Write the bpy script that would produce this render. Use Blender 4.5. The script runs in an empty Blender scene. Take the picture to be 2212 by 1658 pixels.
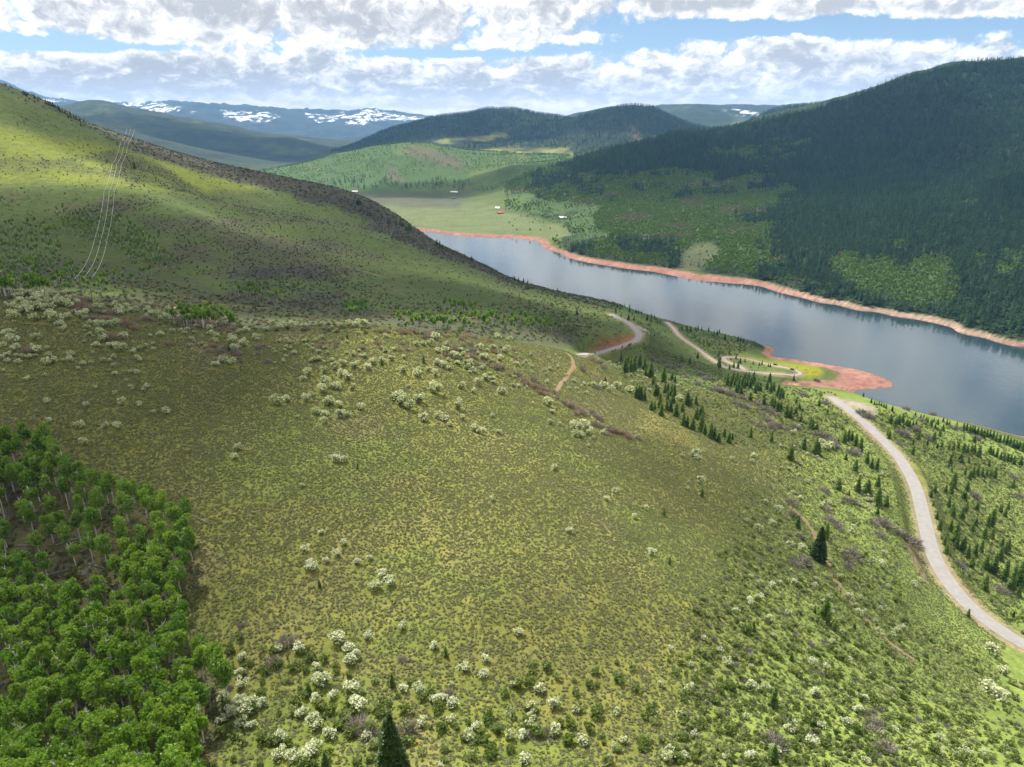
import bpy, bmesh, math, random
import numpy as np
from mathutils import Vector, Matrix, Euler

R = math.radians
SC = bpy.context.scene
COL = SC.collection
rng = np.random.default_rng(7)

# ------------------------------------------------------------------ camera, sky, sun, exposure
CAM_Z = 250.0                      # metres above the lake
PITCH = R(19.8)
FOC = 1522.0                       # focal length for a 2212 x 1658 picture
cam_d = bpy.data.cameras.new("camera")
cam_d.sensor_width = 36.0
cam_d.lens = 36.0 * FOC / 2212.0
cam_d.clip_start = 1.0
cam_d.clip_end = 90000.0
cam = bpy.data.objects.new("camera", cam_d)
COL.objects.link(cam)
cam.location = (0, 0, CAM_Z)
cam.rotation_euler = (R(90) - PITCH, 0, 0)
SC.camera = cam

SUN_AZ, SUN_EL = R(-32), R(52)     # azimuth measured from +Y towards +X
SUN_DIR = Vector((math.sin(SUN_AZ) * math.cos(SUN_EL), math.cos(SUN_AZ) * math.cos(SUN_EL), math.sin(SUN_EL)))
sun_d = bpy.data.lights.new("sun", 'SUN')
sun_d.energy = 4.6
sun_d.angle = R(0.5)
sun_d.color = (1.0, 0.95, 0.86)
sun = bpy.data.objects.new("sun", sun_d)
COL.objects.link(sun)
sun.rotation_euler = SUN_DIR.to_track_quat('Z', 'Y').to_euler()
sun.location = (0, 0, 2000)

SC.view_settings.view_transform = 'Standard'
SC.view_settings.look = 'None'
SC.view_settings.gamma = 1.0
SC.view_settings.exposure = 1.0
SC.view_settings.use_curve_mapping = False
try:
    SC.cycles.max_bounces = 6
    SC.cycles.diffuse_bounces = 2
    SC.cycles.glossy_bounces = 2
    SC.cycles.transmission_bounces = 3
    SC.cycles.transparent_max_bounces = 12
    SC.cycles.volume_bounces = 0
    SC.cycles.use_adaptive_sampling = True
    SC.cycles.adaptive_threshold = 0.02
    SC.cycles.sample_clamp_indirect = 4.0
except Exception:
    pass


class NT:
    """small node-tree writer"""
    def __init__(self, tree):
        self.t = tree
        tree.nodes.clear()

    def n(self, kind, **kw):
        nd = self.t.nodes.new(kind)
        for k, v in kw.items():
            setattr(nd, k, v)
        return nd

    def put(self, sock, v):
        if isinstance(v, bpy.types.NodeSocket):
            self.t.links.new(v, sock)
        elif v is not None:
            try:
                sock.default_value = v
            except Exception:
                if isinstance(v, (int, float)):
                    sock.default_value = (v, v, v) if len(sock.default_value) == 3 else (v, v, v, 1)
                else:
                    sock.default_value = (*v, 1.0)

    def m(self, op, a, b=None, c=None, clamp=False):
        nd = self.n('ShaderNodeMath', operation=op)
        nd.use_clamp = clamp
        self.put(nd.inputs[0], a)
        if b is not None:
            self.put(nd.inputs[1], b)
        if c is not None:
            self.put(nd.inputs[2], c)
        return nd.outputs[0]

    def step(self, x, lo, hi, smooth=True):
        nd = self.n('ShaderNodeMapRange')
        nd.interpolation_type = 'SMOOTHSTEP' if smooth else 'LINEAR'
        nd.clamp = True
        self.put(nd.inputs['Value'], x)
        self.put(nd.inputs['From Min'], lo)
        self.put(nd.inputs['From Max'], hi)
        return nd.outputs['Result']

    def remap(self, x, lo, hi, a, b):
        nd = self.n('ShaderNodeMapRange')
        nd.clamp = True
        self.put(nd.inputs['Value'], x)
        self.put(nd.inputs['From Min'], lo)
        self.put(nd.inputs['From Max'], hi)
        self.put(nd.inputs['To Min'], a)
        self.put(nd.inputs['To Max'], b)
        return nd.outputs['Result']

    def mix(self, f, a, b, blend='MIX'):
        nd = self.n('ShaderNodeMix', data_type='RGBA', blend_type=blend)
        self.put(nd.inputs[0], f)
        self.put(nd.inputs[6], a)
        self.put(nd.inputs[7], b)
        return nd.outputs[2]

    def noise(self, vec, scale, detail=4.0, rough=0.55, dist=0.0, dim='3D'):
        nd = self.n('ShaderNodeTexNoise')
        nd.noise_dimensions = dim
        if vec is not None:
            self.put(nd.inputs['Vector'], vec)
        nd.inputs['Scale'].default_value = scale
        nd.inputs['Detail'].default_value = detail
        nd.inputs['Roughness'].default_value = rough
        nd.inputs['Distortion'].default_value = dist
        return nd.outputs['Fac']

    def xyz(self, x, y, z):
        nd = self.n('ShaderNodeCombineXYZ')
        self.put(nd.inputs[0], x)
        self.put(nd.inputs[1], y)
        self.put(nd.inputs[2], z)
        return nd.outputs[0]


SKY_BASE = 0.20
SKY_GAPS = [(13.0, 6.75, 4.5, .55, -.40), (20.0, 6.6, 5.0, .5, -.48), (28.0, 6.15, 5.0, .5, -.44), (35.0, 5.7, 3.5, .8, -.42), (9.5, 5.9, 2.5, .5, -.27), (-4.0, 5.25, 7.5, .30, -.36), (3.5, 5.6, 3.0, .35, -.27),
            (-31.0, 5.1, 4.2, .42, -.50), (-24.5, 5.2, 3.0, .3, -.26), (-16.0, 7.6, 16.0, 1.7, .20), (14.0, 8.3, 6.0, .55, .28), (26.0, 7.7, 5.5, .5, .28), (7.5, 6.5, 3.0, .6, .10), (25.0, 4.6, 14.0, .9, .10), (0, 2.6, 60.0, 1.7, .16), (-20.0, 3.9, 16.0, .9, .12)]
# ---- the sky: Nishita blue behind rows of cumulus
world = bpy.data.worlds.new("World")
SC.world = world
world.use_nodes = True
w = NT(world.node_tree)
geo = w.n('ShaderNodeNewGeometry')
tc = w.n('ShaderNodeTexCoord')
sp = w.n('ShaderNodeSeparateXYZ')
w.put(sp.inputs[0], tc.outputs['Generated'])
dx, dy, dz = sp.outputs
az = w.m('ARCTAN2', dx, dy)                       # radians from straight ahead
el = w.m('ARCSINE', w.m('MINIMUM', w.m('MAXIMUM', dz, -1.0), 1.0))
eld = w.m('MULTIPLY', el, 57.29578)
azd = w.m('MULTIPLY', az, 57.29578)
# features get larger with height above the horizon (nearer clouds)
elw = w.m('MULTIPLY', w.m('LOGARITHM', w.m('ADD', w.m('MAXIMUM', eld, 0.0), 3.2), math.e), 5.2)
azs = w.m('MULTIPLY', azd, 0.40)


def billow(vec, scale, detail, rough):
    nd = w.n('ShaderNodeTexVoronoi', feature='F1', voronoi_dimensions='2D')
    w.put(nd.inputs['Vector'], vec)
    nd.inputs['Scale'].default_value = scale
    nd.inputs['Detail'].default_value = detail
    nd.inputs['Roughness'].default_value = rough
    nd.inputs['Lacunarity'].default_value = 2.1
    nd.normalize = True
    return w.m('SUBTRACT', 1.0, nd.outputs['Distance'])


wv = w.n('ShaderNodeTexNoise')
w.put(wv.inputs['Vector'], w.xyz(azs, elw, 1.3))
wv.noise_dimensions = '2D'
wv.inputs['Scale'].default_value = 1.4
wv.inputs['Detail'].default_value = 5.0
wsp = w.n('ShaderNodeSeparateXYZ')
w.put(wsp.inputs[0], wv.outputs['Color'])
wx = w.m('MULTIPLY', w.m('SUBTRACT', wsp.outputs[0], .5), .55)
wy = w.m('MULTIPLY', w.m('SUBTRACT', wsp.outputs[1], .5), .55)
azs = w.m('ADD', azs, wx)
elq = w.m('ADD', elw, wy)


def cloud_field(du, dv, fine=True):
    vec = w.xyz(w.m('ADD', azs, du), w.m('ADD', elq, dv), 3.7)
    big = w.noise(vec, 0.55, 2.0, 0.5, 0.0, '2D')
    puff = billow(vec, 1.0, 4.0 if fine else 2.5, .55)
    med = w.noise(vec, 2.6, 7.0 if fine else 3.0, 0.66, 0.0, '2D')
    return w.m('ADD', w.m('MULTIPLY', big, 0.62), w.m('ADD', w.m('MULTIPLY', puff, 0.42), w.m('MULTIPLY', med, 0.36)))


def gap(a0, e0, sa, se, amp):
    """a region of open sky (or of thicker cloud) centred on an azimuth / elevation in degrees"""
    qa = w.m('POWER', w.m('ABSOLUTE', w.m('DIVIDE', w.m('SUBTRACT', azd, a0), sa)), 2.0)
    qe = w.m('POWER', w.m('ABSOLUTE', w.m('DIVIDE', w.m('SUBTRACT', eld, e0), se)), 2.0)
    g = w.m('POWER', math.e, w.m('MULTIPLY', w.m('ADD', qa, qe), -1.0))
    return w.m('MULTIPLY', g, amp)


d0 = cloud_field(0.0, 0.0)
d1 = cloud_field(-0.12, 0.34, False)
cover = w.m('ADD', d0, SKY_BASE)
for g in SKY_GAPS:
    cover = w.m('ADD', cover, gap(*g))
mask = w.step(cover, 0.82, 1.02)
rim = w.m('SUBTRACT', d0, d1)                      # lit crowns, grey bases
lightness = w.m('ADD', w.m('MULTIPLY', rim, 2.6), 0.40)
thick = w.step(cover, 0.95, 1.30)
lightness = w.m('SUBTRACT', lightness, w.m('MULTIPLY', w.m('SUBTRACT', thick, .30), 0.50))
lit = w.step(lightness, 0.0, 0.98)
ccol = w.mix(lit, (0.335, 0.33, 0.325), (.95, .91, .85))
low = w.m('SUBTRACT', 1.0, w.step(eld, 0.2, 4.0))
ccol = w.mix(w.m('MULTIPLY', low, 0.78), ccol, (0.80, 0.755, 0.70))
mask = w.m('MAXIMUM', mask, w.m('MULTIPLY', low, 0.9))
sky = w.n('ShaderNodeTexSky', sky_type='NISHITA')
sky.sun_disc = False
sky.sun_elevation = SUN_EL
sky.sun_rotation = SUN_AZ
sky.altitude = 2300
sky.air_density = 1.0
sky.dust_density = 0.6
sky.ozone_density = 0.7
b_sky = w.n('ShaderNodeBackground')
w.put(b_sky.inputs['Color'], sky.outputs[0])
b_sky.inputs['Strength'].default_value = 0.057
b_cl = w.n('ShaderNodeBackground')
w.put(b_cl.inputs['Color'], ccol)
b_cl.inputs['Strength'].default_value = 1.0
mx = w.n('ShaderNodeMixShader')
w.put(mx.inputs[0], mask)
w.t.links.new(b_sky.outputs[0], mx.inputs[1])
w.t.links.new(b_cl.outputs[0], mx.inputs[2])
wo = w.n('ShaderNodeOutputWorld')
w.t.links.new(mx.outputs[0], wo.inputs['Surface'])
try:
    world.cycles.sampling_method = 'MANUAL'
    world.cycles.sample_map_resolution = 512
except Exception:
    pass

# ------------------------------------------------------------------ helpers
def ray(px, py):
    """direction of the sight line through a point measured in the 2212-wide photograph"""
    u = (np.asarray(px, float) - 1106.0) / FOC
    v = (829.0 - np.asarray(py, float)) / FOC
    return u, math.cos(PITCH) + v * math.sin(PITCH), -math.sin(PITCH) + v * math.cos(PITCH)


def value_noise(x, y, seed):
    """smooth 2-D value noise on numpy arrays, range about -1..1"""
    xi = np.floor(x).astype(np.int64)
    yi = np.floor(y).astype(np.int64)
    fx = x - xi
    fy = y - yi
    fx = fx * fx * fx * (fx * (fx * 6 - 15) + 10)
    fy = fy * fy * fy * (fy * (fy * 6 - 15) + 10)

    def h(a, b):
        n = (a * 374761393 + b * 668265263 + seed * 1442695041) & 0xFFFFFFFF
        n = ((n ^ (n >> 13)) * 1274126177) & 0xFFFFFFFF
        n = n ^ (n >> 16)
        return (n & 0xFFFF) / 32767.5 - 1.0
    return ((h(xi, yi) * (1 - fx) + h(xi + 1, yi) * fx) * (1 - fy)
            + (h(xi, yi + 1) * (1 - fx) + h(xi + 1, yi + 1) * fx) * fy)


def fbm(x, y, wl, octv=4, seed=0, gain=0.5, ridged=False):
    s = np.zeros_like(x, dtype=float)
    a, tot = 1.0, 0.0
    f = 1.0 / wl
    for o in range(octv):
        c, sn = math.cos(0.6 * o + 0.3), math.sin(0.6 * o + 0.3)
        n = value_noise((x * c - y * sn) * f + 17.3 * o, (x * sn + y * c) * f - 9.1 * o, seed + o)
        if ridged:
            n = 1.0 - 2.0 * np.abs(n)
        s += a * n
        tot += a
        a *= gain
        f *= 2.07
    return s / tot


def sst(x, lo, hi):
    t = np.clip((np.asarray(x, float) - lo) / (hi - lo), 0, 1)
    return t * t * (3 - 2 * t)


def in_poly(px, py, poly):
    px = np.asarray(px, float)
    py = np.asarray(py, float)
    inside = np.zeros(px.shape, bool)
    n = len(poly)
    for i in range(n):
        x0, y0 = poly[i]
        x1, y1 = poly[(i + 1) % n]
        c = ((y0 > py) != (y1 > py)) & (px < (x1 - x0) * (py - y0) / ((y1 - y0) + 1e-9) + x0)
        inside ^= c
    return inside


def dist_line(x, y, pts):
    """distance of many points from a polyline (world metres)"""
    best = np.full(np.shape(x), 1e9)
    for (x0, y0), (x1, y1) in zip(pts[:-1], pts[1:]):
        dx_, dy_ = x1 - x0, y1 - y0
        t = np.clip(((x - x0) * dx_ + (y - y0) * dy_) / (dx_ * dx_ + dy_ * dy_ + 1e-9), 0, 1)
        best = np.minimum(best, np.hypot(x - x0 - t * dx_, y - y0 - t * dy_))
    return best


# ------------------------------------------------------------------ terrain: surveyed points -> one height sheet
# each row: mode, then (px, py, value): 'z' height above the lake, 't' slant range; 'h' hidden points are (px, forward distance, height)
SURVEY = [
 # the near hill
 ('z', [(-420, 1658, 136), (0, 1658, 142), (550, 1658, 150), (1106, 1658, 150), (1660, 1658, 146), (2212, 1658, 134), (2650, 1658, 112)]),
 ('z', [(-420, 1300, 142), (0, 1300, 145), (550, 1300, 150), (1106, 1300, 150), (1500, 1300, 141), (1750, 1300, 122), (1900, 1300, 104)]),
 ('z', [(-420, 1100, 152), (0, 1100, 151), (350, 1100, 153), (800, 1100, 152), (1106, 1100, 149), (1450, 1100, 133), (1650, 1100, 110), (1800, 1100, 90)]),
 ('z', [(-420, 900, 168), (0, 900, 163), (300, 920, 160), (600, 930, 156), (900, 930, 151), (1200, 930, 140), (1390, 930, 122), (1550, 930, 100), (1680, 930, 82)]),
 ('z', [(-420, 760, 176), (0, 760, 172), (300, 790, 164), (600, 800, 158), (900, 810, 153), (1150, 820, 139), (1290, 820, 117), (1420, 830, 94), (1560, 830, 72)]),
 ('t', [(-420, 660, 310), (0, 646, 318), (60, 634, 325), (100, 630, 330), (150, 640, 332), (190, 656, 332), (260, 672, 334), (330, 686, 336), (400, 698, 338), (480, 710, 340), (560, 714, 342),
        (620, 712, 345), (700, 708, 348), (760, 706, 350), (830, 708, 352), (900, 719, 358), (1000, 731, 368), (1100, 743, 385), (1200, 757, 420), (1262, 770, 450)]),
 ('h', [(-420, 400, 150), (0, 395, 158), (200, 395, 156), (450, 400, 138), (700, 410, 138), (900, 415, 132), (1100, 450, 116)]),
 # right slope, the paved road, the slope under it
 ('z', [(2212, 1402, 74), (2120, 1335, 74), (2060, 1280, 73), (2015, 1200, 72), (1995, 1110, 71), (1975, 1040, 71), (1930, 975, 70), (1870, 920, 70), (1800, 868, 69)]),
 ('z', [(2650, 1500, 66), (2650, 1250, 42), (2650, 1050, 18)]),
 ('z', [(2212, 1480, 86), (2090, 1420, 92), (2000, 1350, 92), (1930, 1230, 92), (1900, 1100, 84), (1850, 980, 78)]),
 ('z', [(2212, 1330, 62), (2212, 1200, 48), (2110, 1180, 56), (2212, 1050, 30), (2100, 1000, 40), (2010, 960, 50)]),
 ('z', [(1850, 872, 69), (1892, 888, 69), (1740, 850, 66), (1640, 830, 55)]),
 ('z', [(1560, 812, 45), (1620, 822, 42), (1698, 832, 37), (1748, 836, 36), (1818, 842, 34), (1848, 848, 34), (1878, 862, 38), (1908, 872, 40), (1948, 883, 38), (1991, 895, 35), (2060, 917, 25), (2110, 930, 17), (2152, 940, 10), (2212, 955, 6), (2650, 1030, 4)]),
 # spit: meadow, beach, water line
 ('z', [(1560, 770, 9), (1610, 774, 7), (1670, 789, 6.6), (1724, 800, 6.4), (1750, 806, 6.2), (1776, 808, 5.4), (1698, 812, 7.5), (1620, 806, 10), (1720, 818, 5)]),
 ('z', [(1700, 826, 3), (1760, 830, 3), (1820, 825, 3), (1860, 822, 2.4), (1640, 760, 5), (1650, 768, 4.5), (1760, 790, 3.5)]),
 ('z', [(1633, 741, 3), (1655, 748, 1.2), (1674, 757, 0), (1667, 763, 0), (1668, 770, 0), (1690, 774, 0), (1728, 778, 0), (1788, 788, 0), (1848, 798, 0), (1890, 809, 0), (1918, 822, 0), (1932, 832, 0), (1915, 838, 0), (1880, 842, 0), (1850, 845, 0)]),
 # between the roads
 ('z', [(1430, 770, 42), (1480, 790, 32), (1400, 745, 60), (1500, 765, 22), (1380, 770, 62), (1450, 800, 52)]),
 ('z', [(1442, 697, 30), (1454, 709, 29), (1464, 723, 27), (1478, 735, 24), (1494, 745, 21), (1514, 759, 17), (1544, 781, 12)]),
 ('z', [(1272, 765, 67), (1304, 758, 67), (1338, 750, 67), (1370, 742, 67), (1384, 727, 67), (1378, 715, 67), (1362, 699, 67), (1340, 689, 66), (1318, 679, 65)]),
 ('z', [(1300, 746, 71), (1325, 738, 71.5), (1352, 732, 71.5), (1335, 715, 71), (1300, 705, 75), (1270, 740, 74)]),
 ('z', [(1404, 719, 66), (1400, 708, 60)]),
 # gulch behind the near hill
 ('t', [(-420, 640, 520), (0, 625, 505), (200, 615, 515), (330, 640, 505), (450, 680, 495), (700, 692, 488), (1000, 694, 500), (1120, 700, 535), (1180, 708, 565), (1250, 748, 605)]),
 # left hill
 ('t', [(-420, 560, 600), (0, 560, 600), (200, 560, 620), (420, 600, 600), (560, 640, 560), (700, 610, 670), (850, 600, 720), (1000, 600, 780), (1000, 650, 640), (1100, 650, 700), (1230, 672, 730), (1290, 690, 720)]),
 ('t', [(-420, 400, 780), (0, 400, 800), (280, 400, 820), (420, 450, 800), (560, 480, 850), (700, 500, 860), (800, 560, 800), (900, 540, 900), (1060, 600, 900), (1150, 620, 900)]),
 ('t', [(-420, 280, 880), (0, 280, 890), (150, 320, 920), (280, 350, 950), (400, 390, 1000), (560, 430, 1080), (700, 450, 1120), (800, 490, 1080)]),
 ('t', [(-420, 20, 980), (-200, 100, 990), (0, 182, 1000), (50, 200, 1010), (100, 220, 1020), (150, 245, 1040), (200, 270, 1060), (240, 284, 1080), (280, 297, 1100), (340, 317, 1140), (400, 336, 1180), (480, 360, 1230), (560, 383, 1280), (630, 400, 1290), (700, 416, 1300),
        (780, 442, 1300), (850, 472, 1280), (900, 503, 1250), (948, 531, 1200), (1028, 569, 1130), (1080, 593, 1080), (1188, 631, 1000), (1290, 655, 950), (1353, 667, 920), (1433, 692, 880), (1474, 703, 868), (1554, 725, 850), (1630, 742, 840)]),
 ('h', [(-420, 1500, 240), (-200, 1500, 220), (0, 1450, 170), (200, 1450, 110), (400, 1500, 60), (560, 1550, 20), (700, 1520, 2), (850, 1430, -6), (950, 1330, -8), (1050, 1230, -8), (1188, 1080, -8), (1290, 1020, -8), (1433, 930, -8), (1554, 890, -6)]),
 # lake bed
 ('h', [(1000, 1650, -14), (1150, 1450, -16), (1250, 1250, -16), (1400, 1100, -18), (1600, 1000, -18), (1800, 880, -18), (2000, 750, -18), (2212, 660, -18), (2650, 560, -18), (2000, 640, -7), (2212, 585, -6), (1880, 660, -6), (1960, 690, -8), (2650, 480, -6)]),
 # far shore: water line, then top of the bare red band
 ('z', [(850, 492, 0), (908, 500, 0), (988, 510, 0), (1088, 515, 0), (1140, 519, 0), (1168, 525, 0), (1170, 532, 0), (1208, 547, 0), (1228, 558, 0), (1276, 569, 0), (1340, 579, 0), (1406, 587, 0), (1506, 607, 0), (1580, 613, 0), (1646, 620, 0), (1681, 632, 0), (1740, 646, 0), (1806, 659, 0),
        (1880, 673, 0), (1956, 687, 0), (2056, 709, 0), (2131, 732, 0), (2212, 750, 0), (2400, 800, 0), (2650, 880, 0)]),
 ('z', [(840, 480, 5), (894, 488, 5), (988, 499, 5), (1088, 505, 5), (1138, 507, 5), (1188, 519, 5), (1216, 539, 5), (1306, 559, 5), (1380, 570, 5), (1456, 579, 5), (1530, 589, 5), (1606, 598, 5), (1681, 613, 5), (1781, 642, 5), (1870, 660, 5), (1956, 674, 5), (2041, 687, 5), (2086, 706, 5), (2212, 737, 5), (2400, 785, 5), (2650, 865, 5)]),
 # dark mountain
 ('t', [(1400, 500, 1640), (1550, 500, 1600), (1700, 500, 1550), (1850, 560, 1250), (2000, 600, 1130), (2212, 600, 1080), (2650, 640, 1000)]),
 ('t', [(1400, 400, 2200), (1550, 410, 2100), (1700, 400, 2100), (1900, 400, 1900), (2050, 400, 1800), (2212, 400, 1650), (2650, 380, 1600)]),
 ('t', [(1400, 340, 2600), (1550, 330, 2600), (1700, 310, 2650), (1900, 270, 2400), (2050, 260, 2300), (2212, 250, 2200), (2650, 240, 2150)]),
 ('t', [(1106, 372, 2700), (1160, 362, 2750), (1226, 347, 2800), (1281, 330, 2900), (1340, 318, 2950), (1406, 308, 3000), (1456, 301, 3050), (1531, 289, 3080), (1606, 273, 3080), (1656, 257, 3050), (1706, 242, 3000), (1756, 231, 2950), (1806, 219, 2900), (1856, 204, 2850), (1931, 176, 2780), (1970, 161, 2750), (2006, 150, 2720), (2056, 134, 2700),
        (2131, 126, 2700), (2212, 122, 2700), (2400, 118, 2700), (2650, 130, 2700)]),
 ('h', [(1226, 3300, 120), (1406, 3500, 110), (1606, 3700, 120), (1806, 3500, 280), (2006, 3400, 380), (2212, 3400, 430), (2650, 3400, 420)]),
 # flat head of the lake
 ('z', [(1000, 470, 10), (900, 470, 8), (900, 445, 13), (1000, 440, 19), (860, 440, 14), (1100, 480, 12), (1200, 490, 16), (1200, 430, 50), (1100, 440, 26), (1000, 420, 26), (900, 425, 22), (800, 428, 18)]),
 # round green hill
 ('t', [(560, 376, 3300), (603, 366, 3300), (640, 360, 3300), (680, 351, 3320), (720, 341, 3350), (760, 331, 3380), (800, 321, 3400), (830, 316, 3400), (860, 313, 3400), (890, 313, 3400), (920, 316, 3400), (950, 321, 3380), (1000, 330, 3350), (1050, 336, 3300), (1106, 338, 3250), (1160, 338, 3250), (1220, 341, 3250)]),
 ('t', [(600, 395, 2750), (700, 395, 2850), (800, 380, 2950), (900, 380, 2950), (1000, 390, 2850), (1100, 390, 2650)]),
 ('h', [(500, 4000, 40), (650, 4000, 55), (800, 4000, 80), (950, 4000, 90), (1100, 3900, 110), (1220, 3800, 120)]),
 # wooded hills behind
 ('t', [(735, 330, 5200), (790, 307, 5300), (853, 278, 5400), (928, 259, 5500), (980, 250, 5500), (1028, 243, 5500), (1070, 237, 5500), (1106, 235, 5500), (1156, 246, 5400), (1211, 257, 5300), (1260, 262, 5200)]),
 ('t', [(950, 315, 4500), (1000, 312, 4500), (1060, 300, 4750), (1106, 312, 4500), (1106, 285, 5000), (1180, 300, 4700), (1230, 325, 4250)]),
 ('t', [(1240, 262, 4900), (1281, 247, 4950), (1330, 235, 5000), (1371, 230, 5000), (1406, 236, 5000), (1456, 261, 4900), (1506, 289, 4800), (1550, 300, 4700)]),
 ('t', [(1281, 300, 4300), (1380, 290, 4400), (1380, 260, 4700), (1460, 295, 4300)]),
 ('h', [(700, 6200, 60), (900, 6800, 150), (1106, 7000, 220), (1371, 6200, 180), (1506, 6000, 150), (1650, 5200, 180)]),
 ('t', [(1240, 247, 8300), (1281, 240, 8300), (1321, 231, 8300), (1346, 233, 8300), (1406, 236, 8300), (1470, 232, 8300), (1521, 229, 8300), (1571, 235, 8300), (1641, 244, 8300), (1720, 250, 8300), (1850, 235, 8300), (2050, 240, 8300), (2300, 240, 8300), (2650, 240, 8300)]),
 ('t', [(1480, 272, 7300), (1560, 270, 7300), (1560, 285, 6700)]),
 ('t', [(1560, 280, 4900), (1641, 259, 4700), (1700, 236, 4600), (1756, 226, 4500), (1831, 211, 4500), (1950, 195, 4500), (2212, 180, 4500), (2650, 180, 4500)]),
 # blue mountain at left
 ('t', [(-420, 215, 7000), (-100, 225, 7000), (60, 236, 7000), (132, 231, 7000), (175, 219, 7000), (212, 216, 7000), (235, 222, 7000), (260, 229, 7000), (300, 236, 7000), (350, 248, 6900), (425, 261, 6800), (475, 273, 6700), (553, 295, 6500), (615, 304, 6300), (650, 316, 6200), (678, 328, 6100), (695, 336, 6000)]),
 ('t', [(-420, 280, 5000), (0, 265, 5000), (175, 256, 5000), (300, 287, 5000), (420, 318, 4900), (520, 338, 4800), (600, 350, 4700), (640, 356, 4600)]),
 ('h', [(-420, 4200, 60), (0, 4200, 60), (300, 4000, 50), (500, 3900, 40)]),
 ('h', [(-420, 5700, 120), (175, 5700, 130), (420, 5600, 60), (560, 5500, 30)]),
 ('z', [(640, 352, 60), (700, 347, 62), (720, 338, 80)]),
 # snowy range
 ('h', [(-420, 9500, 160), (0, 9500, 160), (212, 9500, 150), (425, 9500, 110), (650, 9500, 90), (850, 9500, 120), (1106, 9500, 160)]),
 ('t', [(-420, 190, 14000), (-200, 182, 14000), (-60, 180, 14000), (20, 187, 14000), (62, 206, 14000), (112, 217, 14000), (147, 224, 14000), (200, 236, 15000), (250, 227, 18000), (287, 225, 18000), (325, 228, 18000), (345, 226, 18000), (385, 228, 18000), (395, 233, 18000), (420, 241, 18000), (445, 243, 18000), (462, 238, 18000),
        (512, 240, 18000), (553, 242, 18000), (578, 242, 18000), (603, 249, 18000), (653, 250, 18000), (685, 246, 18000), (753, 248, 18000), (790, 240, 18000), (803, 237, 18000), (828, 244, 18000), (878, 252, 18000), (925, 258, 18000), (1000, 266, 18000), (1200, 268, 18000), (1500, 262, 18000), (2212, 262, 18000), (2650, 262, 18000)]),
 ('t', [(350, 243, 13500), (407, 234, 13500), (450, 249, 13500), (520, 262, 13500), (560, 255, 14000), (610, 252, 14500), (650, 258, 14500), (700, 275, 14000), (640, 285, 12500), (750, 280, 13500), (820, 272, 14500), (880, 285, 14000), (780, 300, 12000), (700, 312, 11500), (560, 292, 12500)]),
 ('h', [(-420, 21800, 200), (212, 21800, 200), (700, 21800, 200), (1106, 21800, 200), (1600, 21800, 200), (2212, 21800, 200), (2650, 21800, 200)]),
]
Pa, Pb, Pe = [], [], []
for mode, rows in SURVEY:
    dense = []
    for (p, q) in zip(rows[:-1], rows[1:]):
        n = max(1, int(abs(q[0] - p[0]) / 60)) if len(rows) > 8 else 1
        for k in range(n):
            s = k / n
            dense.append(tuple(p[i] * (1 - s) + q[i] * s for i in range(3)))
    dense.append(rows[-1])
    for (px, a, b) in dense:
        if mode == 'h':
            Y = a
            u, dy_, dz_ = ray(px, 829 + FOC * math.tan(math.atan((CAM_Z - b) / Y) - PITCH))
            Pa.append(u / dy_); Pb.append(math.log(Y)); Pe.append((b - CAM_Z) / Y)
        else:
            u, dy_, dz_ = ray(px, a)
            if mode == 'z':
                Y = (b - CAM_Z) / dz_ * dy_
            else:
                Y = b * dy_
            Pa.append(u / dy_); Pb.append(math.log(Y)); Pe.append(dz_ / dy_)
Pa, Pb, Pe = map(np.array, (Pa, Pb, Pe))
KA = 1.3


def kern(a, b):
    return (a * a * KA * KA + b * b + 1e-6) ** 0.75


N = len(Pa)
A = np.zeros((N + 3, N + 3))
A[:N, :N] = kern(Pa[:, None] - Pa[None, :], Pb[:, None] - Pb[None, :]) + np.eye(N) * 2e-4
A[:N, N] = 1; A[:N, N + 1] = Pa; A[:N, N + 2] = Pb
A[N:, :N] = A[:N, N:].T
W = np.linalg.solve(A, np.concatenate([Pe, np.zeros(3)]))
# coarse evaluation
AMIN, AMAX = -1.3, 1.3
BMIN, BMAX = math.log(22.0), math.log(22000.0)
ca = np.linspace(AMIN, AMAX, 280)
cb = np.linspace(BMIN, BMAX, 340)
CE = np.zeros((len(cb), len(ca)))
for i, b in enumerate(cb):
    CE[i] = kern(ca[:, None] - Pa[None, :], b - Pb[None, :]) @ W[:N] + W[N] + W[N + 1] * ca + W[N + 2] * b


def cubic_weights(x, n):
    i = np.clip(np.floor(x).astype(int), 1, n - 3)
    t = x - i
    wts = np.stack([-.5 * t + t * t - .5 * t ** 3, 1 - 2.5 * t * t + 1.5 * t ** 3, .5 * t + 2 * t * t - 1.5 * t ** 3, -.5 * t * t + .5 * t ** 3], 1)
    return i, wts


NA, NB = 860, 800
seg = np.interp(np.linspace(0, 1, NB), [0, .03, .50, .86, 1.0], [BMIN, math.log(75), math.log(720), math.log(5600), BMAX])
fa = np.linspace(AMIN, AMAX, NA)
fb = seg
ia, wa = cubic_weights((fa - AMIN) / (AMAX - AMIN) * (len(ca) - 1), len(ca))
ib, wb = cubic_weights((fb - BMIN) / (BMAX - BMIN) * (len(cb) - 1), len(cb))
tmp = sum(CE[ib - 1 + k] * wb[:, k:k + 1] for k in range(4))
FE = sum(tmp[:, ia - 1 + k] * wa[None, :, k] for k in range(4))
GY = np.exp(fb)[:, None] * np.ones((1, NA))
GX = GY * fa[None, :]
GZ = CAM_Z + FE * GY
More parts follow.
